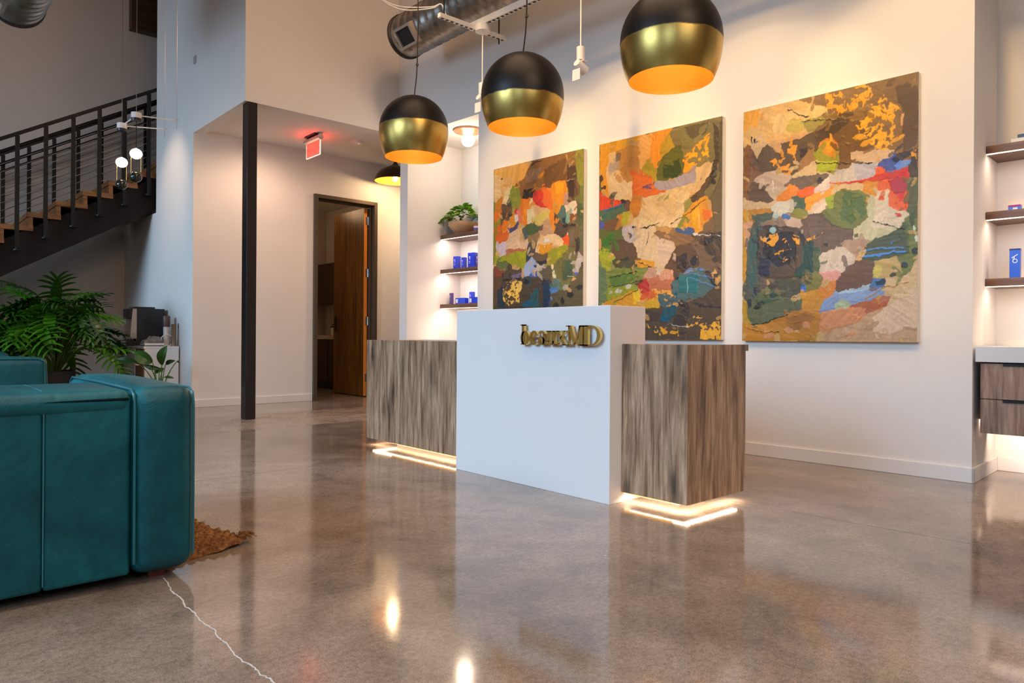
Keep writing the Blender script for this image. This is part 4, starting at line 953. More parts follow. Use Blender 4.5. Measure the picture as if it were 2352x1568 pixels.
def painting(data, y0, y1, z0, z1, seed, label):
    """y0>y1: left and right edge along the wall (left is larger y); the paint is a raised relief"""
    W, H = y0 - y1, z1 - z0
    nx, ny = 280, 406
    rng = np.random.default_rng(seed)
    U, V = np.meshgrid(np.linspace(0, 1, nx), np.linspace(0, 1, ny))
    w1 = (vnoise(nx, ny, 9, 13, rng, 2) - .5) * .022 + (vnoise(nx, ny, 60, 60, rng, 2) - .5) * .016; w2 = (vnoise(nx, ny, 9, 13, rng, 2) - .5) * .016 + (vnoise(nx, ny, 50, 70, rng, 2) - .5) * .012
    G = rng.random((96, 96)); speck = None; filled = np.zeros((ny, nx), bool); first = True
    UU = U + w1; VV = V + w2
    colr = np.zeros((ny, nx, 3)); hgt = np.zeros((ny, nx)); speck = vnoise(nx, ny, 38, 60, rng, 4)
    hgt += vnoise(nx, ny, 20, 60, rng, 3) * .002
    def lat(P_, Q_):
        i0 = np.floor(P_).astype(int); j0 = np.floor(Q_).astype(int); a = P_ - i0; b = Q_ - j0; a = a * a * (3 - 2 * a); b = b * b * (3 - 2 * b)
        g = lambda i, j: G[j % 96, i % 96]
        return (g(i0, j0) * (1 - a) + g(i0 + 1, j0) * a) * (1 - b) + (g(i0, j0 + 1) * (1 - a) + g(i0 + 1, j0 + 1) * a) * b
    r1, r2 = U * .8 + V * 1.45 * .6 + w1 * 2, -U * .6 + V * 1.45 * .8 + w2 * 2
    speck = .30 * lat(r1 * 18 + 30, r2 * 18 + 30) + .42 * lat(r1 * 46 + 9, r2 * 46 + 77) + .28 * lat(r1 * 92 + 50, r2 * 80 + 50)
    for ln in data.strip().split('\n'):
        t = ln.split(); c = np.array(hexc(t[1])) 
        if t[0] == 'p':
            pts = [(float(t[i]), float(t[i + 1])) for i in range(2, len(t), 2)]
        elif t[0] == 's':
            pts = [(float(t[i]), float(t[i + 1])) for i in range(3, len(t), 2)]
        if t[0] in 'ps':
            m = inpoly(UU, VV, pts)
            if t[0] == 's': m &= speck > (float(t[2]) + .01)
            if not m.any(): continue
            if not first: filled |= m
            first = False
            th_ = rng.uniform(0, PI); cu, su = math.cos(th_), math.sin(th_)
            P_ = (U * cu + V * 1.45 * su) * 9 + 40 + rng.uniform(0, 9); Q_ = (-U * su + V * 1.45 * cu) * 85 + 400
            def samp(P_, Q_):
                i0 = np.floor(P_).astype(int); j0 = np.floor(Q_).astype(int); a = P_ - i0; b = Q_ - j0; a = a * a * (3 - 2 * a)
                g = lambda i, j: G[j % 96, i % 96]
                return (g(i0, j0) * (1 - a) + g(i0 + 1, j0) * a) * (1 - b) + (g(i0, j0 + 1) * (1 - a) + g(i0 + 1, j0 + 1) * a) * b
            st = .6 * samp(P_, Q_) + .4 * samp(P_ * .6 + 7, Q_ * .3)
            br = 1 + (st - .5) * .40
            if t[0] == 's': br = .75 + speck * .7
            blend = .86 if t[0] == 'p' else 1
            colr[m] = colr[m] * (1 - blend) + (c[None, :] * br[m][:, None]) * blend
            h0 = rng.uniform(.0006, .0022)
            hgt[m] = np.maximum(hgt[m] * .6 + h0, .0004) + (st[m] - .5) * .0016
        else:
            wd = float(t[2]); pts = [(float(t[i]), float(t[i + 1])) for i in range(3, len(t), 2)]
            for (a, b), (c2, d2) in zip(pts[:-1], pts[1:]):
                dx, dy = c2 - a, (d2 - b); L = dx * dx + (dy * H / W) ** 2
                px, py = UU - a, (VV - b) * H / W
                tt = np.clip((px * dx + py * dy * H / W) / max(L, 1e-9), 0, 1)
                dist = np.hypot(px - tt * dx, py - tt * dy * H / W)
                m = dist < wd; colr[m] = c * 1.0; hgt[m] += .0014
    # small palette-knife dabs dragged across the borders of neighbouring patches
    for _ in range(260):
        cx, cy = rng.random(), rng.random(); a_ = rng.uniform(0, PI); l_ = rng.uniform(.010, .040); s_ = l_ * rng.uniform(.25, .5)
        ix, iy = int(np.clip(cx + rng.uniform(-.05, .05), 0, .999) * nx), int(np.clip(cy + rng.uniform(-.04, .04), 0, .999) * ny)
        x0_, x1_ = max(0, int((cx - .05) * nx)), min(nx, int((cx + .05) * nx) + 1); y0_, y1_ = max(0, int((cy - .04) * ny)), min(ny, int((cy + .04) * ny) + 1)
        if x1_ - x0_ < 2 or y1_ - y0_ < 2: continue
        du = UU[y0_:y1_, x0_:x1_] - cx; dv = (VV[y0_:y1_, x0_:x1_] - cy) * H / W
        p_ = du * math.cos(a_) + dv * math.sin(a_); q_ = -du * math.sin(a_) + dv * math.cos(a_)
        m = (p_ / l_) ** 2 + (q_ / s_) ** 2 < 1
        cc = colr[min(iy, ny - 1), min(ix, nx - 1)] * rng.uniform(.85, 1.15)
        sub_ = colr[y0_:y1_, x0_:x1_]; sub_[m] = sub_[m] * .25 + cc * .75; hgt[y0_:y1_, x0_:x1_][m] += .0008; filled[y0_:y1_, x0_:x1_][m] = True
    # close the hairline gaps between neighbouring knife strokes
    fl_ = filled.copy(); 
    for _ in range(7):
        for dy, dx in ((0, 1), (0, -1), (1, 0), (-1, 0)):
            sf = np.roll(fl_, (dy, dx), (0, 1)); sc_ = np.roll(colr, (dy, dx), (0, 1))
            take = (~fl_) & sf; colr[take] = sc_[take]; fl_ |= take
    lum = (colr @ np.array([.25, .65, .10]))[..., None]; colr = np.clip((lum + (colr - lum) * 1.22) * PTINT[None, None, :] * .86, .004, 1) ** 1.14
    root = tag(empty('painting', A(0, (y0 + y1) / 2, z0), ANG), label, 'painting', 'abstract paintings on the wall')
    th = .04; hw = W / 2
    cb = MB().box(-th + .003, -.001, -hw, hw, 0, H); cb.build('stretched_canvas', M_canvas, root, bevel=.003)
    xs = -th - hgt; ysl = hw - U * W; zs = V * H
    co = np.stack([xs, ysl, zs], -1).reshape(-1, 3)
    # border vertices sink back onto the canvas
    idx = np.arange(nx * ny).reshape(ny, nx)
    f = np.stack([idx[:-1, :-1], idx[:-1, 1:], idx[1:, 1:], idx[1:, :-1]], -1).reshape(-1, 4)
    me = bpy.data.meshes.new('paint_layer'); me.vertices.add(len(co)); me.vertices.foreach_set('co', co.ravel())
    me.loops.add(f.size); me.loops.foreach_set('vertex_index', f.ravel().astype(np.int32))
    me.polygons.add(len(f)); me.polygons.foreach_set('loop_start', np.arange(0, f.size, 4, dtype=np.int32))
    try: me.polygons.foreach_set('loop_total', np.full(len(f), 4, dtype=np.int32))
    except Exception: pass
    me.update(calc_edges=True)
    at = me.color_attributes.new('paint', 'FLOAT_COLOR', 'POINT')
    at.data.foreach_set('color', np.concatenate([colr.reshape(-1, 3), np.ones((nx * ny, 1))], 1).ravel().astype(np.float32))
    me.polygons.foreach_set('use_smooth', np.ones(len(f), bool)); me.materials.append(M_paint)
    o = bpy.data.objects.new('paint_layer', me); COL.objects.link(o); o.parent = root
painting(PAINT1, 3.848, 2.765, .785, 2.361, 11, 'leftmost abstract painting, green strip down its right edge, above the white desk block')
painting(PAINT2, 2.601, 1.510, .785, 2.361, 12, 'middle abstract painting with a large cream centre and gold flecks bottom right')
painting(PAINT3, 1.352, .267, .781, 2.351, 13, 'rightmost abstract painting with gold flecks top right and a peach lower corner')

# ------------------------------------------------------------------ niche shelves and counters
def shelf(yl, yr, x0, x1, zt, label, group, watts):
    root = tag(empty('wall_shelf', A((x0 + x1) / 2, (yl + yr) / 2, zt - .045), ANG), label, 'shelf', group)
    hx, hy = (x1 - x0) / 2, (yl - yr) / 2
    rbox('board', -hx, hx, -hy, hy, 0, .045, M_shelf, root, .0015)
    lab(MB().box(-hx + .008, -hx + .020, -hy, hy - .002, -.004, 0).build('light_strip', M_ledw, root), 'glowing strip under the front edge')
    l = area('shelf_led', A(x0 + .03, (yl + yr) / 2, zt - .052), (.25, 0, -1), .02, (yl - yr) * .97, watts, PEACH)
    l.rotation_euler = (0, math.radians(-14), ANG)
for z, nm in ((1.93, 'highest'), (1.545, 'middle'), (1.155, 'lowest')):
    shelf(5.245, 4.11, .46, .76, z, nm + ' walnut shelf in the niche left of the paintings', 'shelves in the left niche', 5.0)
for z, nm in ((1.93, 'highest'), (1.545, 'middle'), (1.155, 'lowest')):
    shelf(-.002, -2.4, .28, .58, z, nm + ' walnut shelf in the recess at the right edge', 'shelves in the right recess', 6.5)
def vanity(yl, yr, label, group, xf=0.0, xb=.575):
    root = tag(empty('floating_cabinet', A(0, yl, 0), ANG), label, 'cabinet', group)
    L = yl - yr
    lab(rbox('counter', xf - .004, xb, -L, 0, .676, .762, M_quartz, root, .002), 'pale quartz counter')
    rbox('carcass', xf + .03, xb, -L + .01, -.022, .285, .676, M_darkwood, root)
    n = max(1, round(L / .62)); wdt = (L - .03) / n
    for k in range(n):
        a, b = -.022 - k * wdt, -.022 - (k + 1) * wdt + .003
        for z0, z1 in ((.283, .470), (.474, .668)):
            dr = rbox('drawer', xf + .01, xf + .03, b, a, z0, z1, M_woodR, root, .001)
            hc = a - .155
            MB().box(xf + .004, xf + .012, hc - .05, hc + .05, z1 - .012, z1 + .001).build('pull', M_black, dr)
    return root
vanity(-.014, -2.4, 'floating wood cabinet with pale quartz counter at the right edge', None)
vanity(5.235, 4.12, 'floating cabinet with pale counter behind the left end of the desk', None, .18, .755)
_v = area('vanity_led', A(.36, -.98, .268), (0, 0, -1), .03, 1.85, 9.0, PEACH); _v.rotation_euler = (0, math.radians(-62), ANG)
area('vanity_led_side', A(.20, -.004, .34), (-.2, -.1, -1), .02, .02, .25, PEACH)
# blue boxes
M_blue = plain('blue_carton', (.015, .045, .62), .3, var=.1)
M_blue2 = plain('bright_blue_carton', (.01, .10, .80), .25, var=.1)
M_purple = plain('violet_carton', (.10, .05, .22), .4, var=.2, vscale=60)
M_mark = plain('white_print', (.85, .86, .92), .5)
M_pink = plain('magenta_print', (.45, .02, .20), .5)
def carton(x, y, z, wx, wy, h, rot, mat, label, group, marks=()):
    root = tag(empty('carton', A(x, y, z), ANG + rot), label, 'box', group)
    rbox('box_body', -wx / 2, wx / 2, -wy / 2, wy / 2, 0, h, mat, root, .001)
    if marks:
        m = MB()
        for (u0, u1, v0, v1) in marks: m.box(-wx / 2 - .0006, -wx / 2, -wy / 2 + wy * u0, -wy / 2 + wy * u1, h * v0, h * v1)
        lab(m.build('print', M_mark, root), 'white printed marks')
    mm = MB().box(-wx / 2 + .002, wx / 2 - .002, -wy / 2 + .002, wy / 2 - .002, h, h + .0006); mm.build('top_flap', mat, root)
    return root
MK = [(.60, .80, .70, .76), (.62, .70, .55, .70), (.60, .82, .40, .44), (.65, .78, .30, .33)]
carton(.56, 5.075, 1.545, .05, .07, .145, .1, M_blue, 'tall blue carton, leftmost on the middle left-niche shelf', None, MK)
carton(.56, 4.955, 1.545, .04, .05, .125, .1, M_blue, 'short narrow blue carton, second from left on the middle niche shelf', None, MK)
carton(.56, 4.81, 1.545, .06, .095, .165, .1, M_blue, 'widest and tallest blue carton on the middle niche shelf', None, MK)
carton(.56, 4.71, 1.545, .04, .05, .155, 0, M_purple, 'dark violet carton half hidden at the right of the middle niche shelf', None, MK)
carton(.56, 5.165, 1.155, .03, .038, .130, 0, M_purple, 'thin violet and white carton, leftmost on the lowest niche shelf', None, MK)
carton(.56, 4.985, 1.155, .07, .13, .068, .25, M_blue, 'low wide blue carton, second from left on the lowest niche shelf', None, [(.75, .95, .2, .8)])
carton(.62, 4.885, 1.155, .04, .05, .135, .1, M_blue, 'tall blue carton standing behind low ones on the lowest niche shelf', None, MK)
carton(.56, 4.765, 1.155, .06, .12, .070, .15, M_blue, 'low blue carton at the right end of the lowest niche shelf', None, [(.75, .95, .2, .8)])
c = carton(.33, -.138, 1.155, .04, .050, .168, 0, M_blue2, 'tall bright blue carton with white mark on the lowest recess shelf', None)
m = MB(); cy, cz, xx = -.002, .098, -.0206
for (a, b, c0, d0) in [tuple(q) for q in []]: pass
for q in ring(cy, cz, .0125, .0125, .004, .004): m.prism(q, 'x', xx, xx + .0006)
m.prism([(.016, .118), (.013, .114), (-.016, .133), (-.014, .137)], 'x', xx, xx + .0006); m.prism([(.004, .104), (.009, .108), (.002, .122), (-.001, .118)], 'x', xx, xx + .0006)
lab(m.build('print', M_mark, c), 'white ring-and-stroke mark')
lab(MB().box(-.0208, .0208, -.0258, .0258, .160, .1686).build('lid', plain('navy_lid', (.01, .02, .2), .4), c), 'navy band at the top')
c = carton(.33, -.135, 1.545, .04, .060, .030, 0, M_blue2, 'small low blue and magenta carton on the middle recess shelf', None, [(.25, .62, .1, .5)])
lab(MB().box(-.0205, -.02, -.030, .030, .020, .0295).build('print_band', M_pink, c), 'magenta band')
# books on the top right shelf
def book(x, y, z, wx, wy, h, mat, label):
    root = tag(empty('book', A(x, y, z), ANG), label, 'book', 'books on the highest recess shelf')
    cv = MB(); cv.box(-wx / 2, wx / 2, -wy / 2, wy / 2, 0, .003); cv.box(-wx / 2, wx / 2, -wy / 2, wy / 2, h - .003, h); cv.box(-wx / 2, -wx / 2 + .003, -wy / 2, wy / 2, 0, h)
    cv.build('cover', mat, root, bevel=.0008)
    lab(MB().box(-wx / 2 + .003, wx / 2 - .004, -wy / 2 + .004, wy / 2 - .004, .003, h - .003).build('pages', M_whitep, root), 'white pages')
    return root
b = book(.42, -.255, 1.93, .20, .28, .030, M_whitep, 'thick white book with dark lettering at the bottom of the stack')
m = MB().box(-.1008, -.10, .055, .060, .008, .024); m.box(-.1008, -.10, .048, .055, .019, .024); m.box(-.1008, -.10, .048, .055, .012, .016); m.box(-.1008, -.10, .030, .042, .010, .014); m.box(-.1008, -.10, .038, .043, .010, .022)
lab(m.build('title_print', M_blackp, b), 'dark spine lettering')
book(.42, -.27, 1.96, .19, .25, .020, plain('slate_blue_cloth', (.05, .13, .22), .6), 'slate blue book lying on the white book')
book(.42, -.29, 1.98, .17, .22, .018, plain('mauve_cloth', (.22, .14, .16), .6), 'mauve book topping the stack of books')
# ------------------------------------------------------------------ niche plant and ceiling globe
def leaf_mesh(L, Wd, fold=.12, droop=.25, n=6, point=1.6, heart=False):
    m = MB(); vs = []; fs = []
    for i in range(n + 1):
        t = i / n; wdt = Wd * (math.sin(PI * min(1, t ** .75)) ** .8 if not heart else math.sin(PI * (t ** .62)) ** .75) / 2
        wdt = max(wdt, .001 if 0 < i < n else .0008)
        z = -droop * L * t * t
        vs += [(L * t, -wdt, z + wdt * fold * 3), (L * t, 0, z), (L * t, wdt, z + wdt * fold * 3)]
    for i in range(n):
        a = i * 3; fs += [(a, a + 3, a + 4, a + 1), (a + 1, a + 4, a + 5, a + 2)]
    m.add(vs, fs); return m
def leaf_material(name, c1, c2, rough=.35, trans=.15):
    m, nt, b = newmat(name)
    oi = nt.nodes.new('ShaderNodeObjectInfo')
    v = coords(nt)
    f = noise(nt, v, 7, 3)
    c = mix_rgb(nt, oi.outputs['Random'], hexc(c1), hexc(c2))
    c = mix_rgb(nt, .6, c, ramp(nt, f, [(.3, g3(.7)), (.7, g3(1.25))]), 'MULTIPLY')
    nt.links.new(c, b.inputs['Base Color']); b.inputs['Roughness'].default_value = rough
    return m
M_leafA = leaf_material('pothos_leaf', '5c9020', 'a4c838', .3)
M_leafB = leaf_material('philodendron_leaf', '0c2c08', '4a8818', .32)
M_leafC = leaf_material('paddle_leaf', '1c3a16', '34561c', .3)
M_stem = plain('green_stem', '4a6a24', .5)
M_clay = plain('sand_clay', 'c89a70', .7, var=.08, vscale=14)
pp = thing('potted_pothos', 'leafy green pothos in a sand coloured bowl on the highest niche shelf', 'plant', A(.60, 5.018, 1.93))
MB().lathe([(.0001, 0), (.07, 0), (.10, .02), (.155, .085), (.165, .10), (.168, .135), (.158, .136), (.150, .12), (.0001, .115)], 36).build('bowl', M_clay, pp, smooth=True)
MB().lathe([(.0001, .124), (.152, .122)], 24).build('soil', M_soil, pp)
rp = random.Random(5)
def place_leaf(me_src, parent, p, yaw, pitch, roll, s, name='leaf'):
    o = bpy.data.objects.new(name, me_src); COL.objects.link(o); o.parent = parent
    o.matrix_local = Matrix.Translation(p) @ Matrix.Rotation(yaw, 4, 'Z') @ Matrix.Rotation(-pitch, 4, 'Y') @ Matrix.Rotation(roll, 4, 'X') @ Matrix.Scale(s, 4)
    return o
def mesh_only(mb, mat, name):
    me = bpy.data.meshes.new(name); me.from_pydata(mb.v, [], mb.f); me.update(); me.materials.append(mat)
    me.polygons.foreach_set('use_smooth', [True] * len(me.polygons)); return me
hl = mesh_only(leaf_mesh(.105, .085, .10, .25, 6, heart=True), M_leafA, 'pothos_leaf')
for i in range(95):
    a = rp.uniform(0, 2 * PI); q = rp.random() ** .6; r = .165 * q
    z = .165 + .15 * (1 - q) * rp.uniform(.5, 1.1) + rp.uniform(0, .04)
    place_leaf(hl, pp, (r * math.cos(a), r * math.sin(a), z), a + rp.uniform(-.5, .5), rp.uniform(-.1, 1.0) * (1.15 - q), rp.uniform(-.6, .6), rp.uniform(.5, .85))
for a, L in ((1.7, .15), (-1.4, .16), (2.2, .12)):
    ca, sa = math.cos(a), math.sin(a)
    MB().tube([(.12 * ca, .12 * sa, .14), (.19 * ca, .19 * sa, .19), (.235 * ca, .235 * sa, .17), (.225 * ca, .225 * sa, .10)], .0035, 6).build('trailing_stem', M_stem, pp, smooth=True)
    for t in (.2, .235, .23): place_leaf(hl, pp, (t * ca, t * sa, .19 if t < .23 else .15), a, -.3, 0, .9)
bx = thing('jar', 'small violet and white jar beside the pothos on the top niche shelf', 'jar', A(.58, 4.775, 1.93))
MB().lathe([(.0001, 0), (.035, 0), (.035, .045), (.030, .05), (.0001, .05)], 20).build('jar_body', M_purple, bx, smooth=True)
lab(MB().lathe([(.0001, .05), (.032, .05), (.032, .07), (.0001, .07)], 20).build('lid', M_whitep, bx, smooth=True), 'white lid')
gl = thing('flush_globe_lamp', 'white glass globe lamp on a brass disc under the niche ceiling', 'lamp', A(0.286, 4.589, 2.95))
lab(MB().lathe([(.0001, 0), (.15, 0), (.15, -.02), (.10, -.028), (.06, -.045), (.0001, -.045)], 32).build('ceiling_plate', plain('pale_brass', 'c89a70', .35, metal=.6), gl, smooth=True), 'pale brass plate')
MB().lathe([(.0001, -.175)] + [(.068 * math.cos(t), -.107 + .068 * math.sin(t)) for t in [(-80 + i * 16) * PI / 180 for i in range(11)]], 32).build('globe', glow('globe_glow', (1.0, .84, .66), 14), gl, smooth=True)
point('niche_light', A(0.286, 4.589, 2.72), 9, (1.0, .78, .58), .07)

# ------------------------------------------------------------------ hallway fittings
ex = thing('exit_sign', 'red edge-lit hanging sign under the hallway ceiling', 'sign', (3.655, 7.43, 3.04))
lab(MB().box(-.05, .05, -.12, .12, -.015, 0).build('mounting_plate', M_black, ex), 'black mounting plate')
MB().tube([(0, -.175, -.045), (0, .175, -.045)], .034, 16).build('housing', M_steel, ex, smooth=True)
m, nt, b = newmat('red_acrylic'); b.inputs['Base Color'].default_value = (.75, .12, .08, 1); b.inputs['Roughness'].default_value = .15
b.inputs['Emission Color'].default_value = (1, .13, .09, 1); b.inputs['Emission Strength'].default_value = .62
MB().box(-.004, .004, -.16, .16, -.235, -.075).build('lit_panel', m, ex)
eg = MB().box(-.006, .006, -.166, -.16, -.241, -.075); eg.box(-.006, .006, .16, .166, -.241, -.075); eg.box(-.006, .006, -.16, .16, -.241, -.235)
lab(eg.build('lit_edge', glow('red_edge', (1, .35, .30), 2.2), ex), 'bright edge of the red panel')
area('exit_glow', (3.655, 7.43, 2.90), (0, -.1, 1), .12, .34, 1.3, (1, .05, .03))
sd = thing('smoke_detector', 'white smoke detector on the hallway ceiling near the red sign', 'detector', (4.139, 7.316, 3.04))
MB().lathe([(.0001, -.045), (.035, -.045), (.04, -.03), (.06, -.028), (.068, -.012), (.07, 0)], 28).build('housing', M_whitep, sd, smooth=True)
lab(MB().box(-.01, .01, -.045, -.035, -.034, -.026).build('indicator', glow('red_dot', (1, .1, .1), 1.5), sd), 'small red indicator')
hp = thing('hall_pendant', 'bell shaped black pendant with gold inside hanging in the hallway', 'lamp', (4.905, 7.70, 2.78))
pf = [(.262, -.02), (.24, .045), (.19, .105), (.12, .145), (.05, .175), (.022, .21), (.014, .235)]
MB().lathe(pf, 40).build('shade', plain('dark_bronze_shade', (.05, .03, .02), .3, metal=.6), hp, smooth=True)
lab(MB().lathe([(max(r - .004, .003), z - .003) for r, z in pf], 40).build('shade_lining', M_lampin, hp, smooth=True), 'gold inside of the shade')
MB().tube([(0, 0, .23), (0, 0, .26)], .003, 6).build('cord', M_black, hp)
MB().lathe([(.0001, -.03), (.03, -.01), (.033, .02), (.012, .07)], 16, (0, 0, .0)).build('bulb', glow('hall_bulb', (1, .8, .5), 40), hp, smooth=True)
point('hall_pendant_light', (4.905, 7.70, 2.72), 12, (1.0, .66, .34), .04)

# ------------------------------------------------------------------ duct, strut and track lights
def spiral_duct(name, label, c, r, y0, y1, grille=True):
    root = thing(name, label, 'duct', (c[0], 0, c[1]))
    prof = []; y = y1; k = 0
    while y > y0:
        prof += [(r, y), (r, y - .085), (r + .007, y - .092), (r + .007, y - .102)]; y -= .11
    MB().lathe(prof, 40, axis='y').build('spiral_pipe', M_duct, root, smooth=True)
    MB().lathe([(.0001, y1 + .002), (r, y1 + .002), (r + .014, y1), (r + .014, y1 - .025), (r, y1 - .03)], 40, axis='y').build('end_cap', M_ductdark, root, smooth=True)
    if grille:
        g = empty('register', (-.165, y1 - .30, -.118)); g.parent = root
        g.rotation_euler = (0, math.radians(-36), 0)
        fr = MB(); fr.box(-.05, .008, -.13, -.105, -.095, .095); fr.box(-.05, .008, .105, .13, -.095, .095); fr.box(-.05, .008, -.105, .105, -.095, -.072); fr.box(-.05, .008, -.105, .105, .072, .095)
        lab(fr.build('register_frame', M_steel2, g), 'bright metal frame')
        MB().box(-.03, .004, -.105, .105, -.072, .072).build('louvre_field', M_slot, g)
    for yy in (y1 - .55, y1 - 2.2):
        MB().tube([(0, yy, r), (0, yy, CEIL - c[1])], .006, 6).build('hanger_rod', M_black, root)
    return root
m, nt, b = newmat('galvanised'); v = coords(nt, (1, 1, 1))
nt.links.new(ramp(nt, noise(nt, v, 7, 5, .7), [(.3, (.20, .17, .14)), (.7, (.46, .42, .38))]), b.inputs['Base Color']); b.inputs['Metallic'].default_value = .85; b.inputs['Roughness'].default_value = .34
bump(nt, b, noise(nt, v, 9, 3), .3, .01); M_duct = m
M_ductdark = plain('duct_collar', (.05, .045, .04), .5, metal=.5)
M_steel2 = plain('register_metal', (.50, .45, .40), .4, metal=.4)
spiral_duct('spiral_duct', 'galvanised spiral air duct with a square register above the paintings', (3.88, 3.74), .20, -3.8, 5.92)
spiral_duct('spiral_duct', 'dark end of a spiral air duct at the top left corner', (.95, 3.83), .22, -3.8, 7.88)
# white strut channel along the wall
def AD(s, D_, z): return A(-D_, s, z)
st = tag(empty('strut_channel', A(-.65, 0, 3.37), ANG), 'long white perforated strut hung above the track spots', 'strut')
MB().box(-.02, .02, -1.5, 3.50, 0, .055).build('channel', M_strut, st, bevel=.002)
sl = MB(); y = -1.4
while y < 3.46: sl.box(-.011, .011, y, y + .028, -.0012, -.0002); y += .05
o = sl.build('slots', M_slot, st); o['kind'] = 'stuff'
MB().tube([(0, 2.9, .055), (0, 2.9, .215)], .005, 6).build('hanger_rod', M_black, st)
cs = thing('cross_strut', 'short white perforated strut crossing the long one near the duct', 'strut', (3.66, 4.60, 3.335), -.02)
MB().box(-.33, .36, -.018, .018, 0, .035).build('channel', M_strut, cs, bevel=.002)
sl = MB(); x = -.31
while x < .33: sl.box(x, x + .026, -.010, .010, -.0012, -.0002); x += .048
o = sl.build('slots', M_slot, cs); o['kind'] = 'stuff'
lab(MB().tube([(.29, 0, -.045), (.29, 0, .212)], .006, 6).build('threaded_rod', M_rail, cs), 'dark threaded rod')
MB().tube([(-.28, 0, .035), (-.28, 0, CEIL - 3.335)], .006, 6).build('threaded_rod', M_rail, cs)
def track_spot(y, label, dz=0.0):
    root = tag(empty('spot_lamp', A(-.65, y, 2.75), ANG), label, 'lamp', 'white spot lamps aimed at the paintings')
    MB().lathe([(.0001, .565), (.062, .565), (.062, .618), (.0001, .62)], 28).build('canopy', M_strut, root, smooth=True)
    MB().tube([(0, 0, .565), (0, 0, .14)], .0055, 7).build('cord', M_whitep, root)
    MB().lathe([(.0001, .14), (.030, .14), (.030, .045), (.0001, .045)], 24).build('driver_body', M_whitep, root, smooth=True)
    MB().tube([(-.028, 0, .05), (-.028, 0, .0), (0, 0, -.01)], .007, 8).build('knuckle', M_whitep, root, smooth=True)
    h = MB().lathe([(.0001, -.05), (.026, -.048), (.032, -.03), (.036, .05), (.030, .05), (.026, -.02), (.0001, -.022)], 24)
    h.xform(Matrix.Rotation(math.radians(112), 4, 'Y')); h.build('lamp_head', M_whitep, root, smooth=True)
    MB().prism([(-.045, .030), (.045, .030), (.045, .034), (-.045, .034)], 'x', -.02, .02).build('bracket', M_whitep, root)
    lab(MB().box(-.05, -.046, -.035, .035, -.11, -.03).build('shield', M_whitep, root), 'flat white glare shield')
    ca, sa = math.cos(ANG), math.sin(ANG)
    e = math.radians(42)
    spot('picture_spot', A(-.60, y, 2.74), (math.cos(e) * ca, math.cos(e) * sa, -math.sin(e)), SPOTW, (1.0, .70, .38), 122, .12, .015)
SPOTW = 3.2
track_spot(3.35, 'white spot lamp half hidden behind the middle pendant')
track_spot(2.30, 'white spot lamp hanging in view between the middle and right pendants')
for _y in (1.28, .25):   # the two spots farther along the strut, out of the picture
    _e = math.radians(42)
    spot('picture_spot', A(-.60, _y, 2.74), (math.cos(_e) * math.cos(ANG), math.cos(_e) * math.sin(ANG), -math.sin(_e)), SPOTW, (1.0, .70, .38), 122, .12, .015)
cw = thing('power_cable', 'pair of white cables looping over the duct to the strut', 'cable', (3.4, 4.6, 3.4))
for k, dzz in ((0, 0), (1, .012)):
    pts = [(-.42, .55, .55), (-.415, .545, .40), (-.38, .52, .25 - dzz), (-.30, .42, .13 - dzz), (-.20, .30, .075 - dzz * 2), (-.06, .12, .06 - dzz), (-.03, .03, .06), (0.0, 0.0, -.04)]
    sm = []
    for i in range(len(pts) - 1):
        p0 = pts[max(i - 1, 0)]; p1 = pts[i]; p2 = pts[i + 1]; p3 = pts[min(i + 2, len(pts) - 1)]
        for t in (0, .25, .5, .75):
            sm.append(tuple(.5 * ((2 * b1) + (-a1 + c1) * t + (2 * a1 - 5 * b1 + 4 * c1 - d1_) * t * t + (-a1 + 3 * b1 - 3 * c1 + d1_) * t ** 3) for a1, b1, c1, d1_ in zip(p0, p1, p2, p3)))
    sm.append(pts[-1])
    MB().tube(sm, .0045, 6).build('cable', M_whitep, cw, smooth=True)

# ------------------------------------------------------------------ staircase
RUN, RISE = .2675, .158
sc = thing('staircase', 'dark steel staircase with oak treads climbing behind the white wall', 'stairs', (1.0, 9.5, 0))
X = lambda x: x - 1.0
Yy = lambda y: y - 9.5
K0, K1 = -9, 9
for k in range(K0, K1):
    xa = 1.0 + RUN * k; z = 2.005 + RISE * k
    tr = MB().box(X(xa), X(xa + .325), Yy(9.56), Yy(10.66), z - .055, z).build('tread', M_tread, sc, bevel=.002)
    MB().box(X(xa + .012), X(xa + .055), Yy(9.57), Yy(10.65), z - RISE + .0005, z - .0555).build('riser', M_tread, sc)
def zline(x): return 2.005 + (x - 1.0) * RISE / RUN
x0, x1 = 1.0 + RUN * K0, 1.0 + RUN * K1
for ya in (9.60, 10.60):
    po = [(X(x0), zline(x0) - .60), (X(x1), zline(x1) - .60), (X(x1), zline(x1) - .20), (X(x0), zline(x0) - .20)]
    MB().prism(po, 'y', Yy(ya), Yy(ya + .045)).build('stringer', M_string, sc)
MB().prism([(X(x0), zline(x0) - .50), (X(x1), zline(x1) - .50), (X(x1), zline(x1) - .45), (X(x0), zline(x0) - .45)], 'y', Yy(9.66), Yy(10.59)).build('soffit_plate', M_string, sc)
RZ = lambda x: 2.94 + RISE / RUN * .975 * (x - 1.01)
xs0, xs1 = -1.4, 3.3
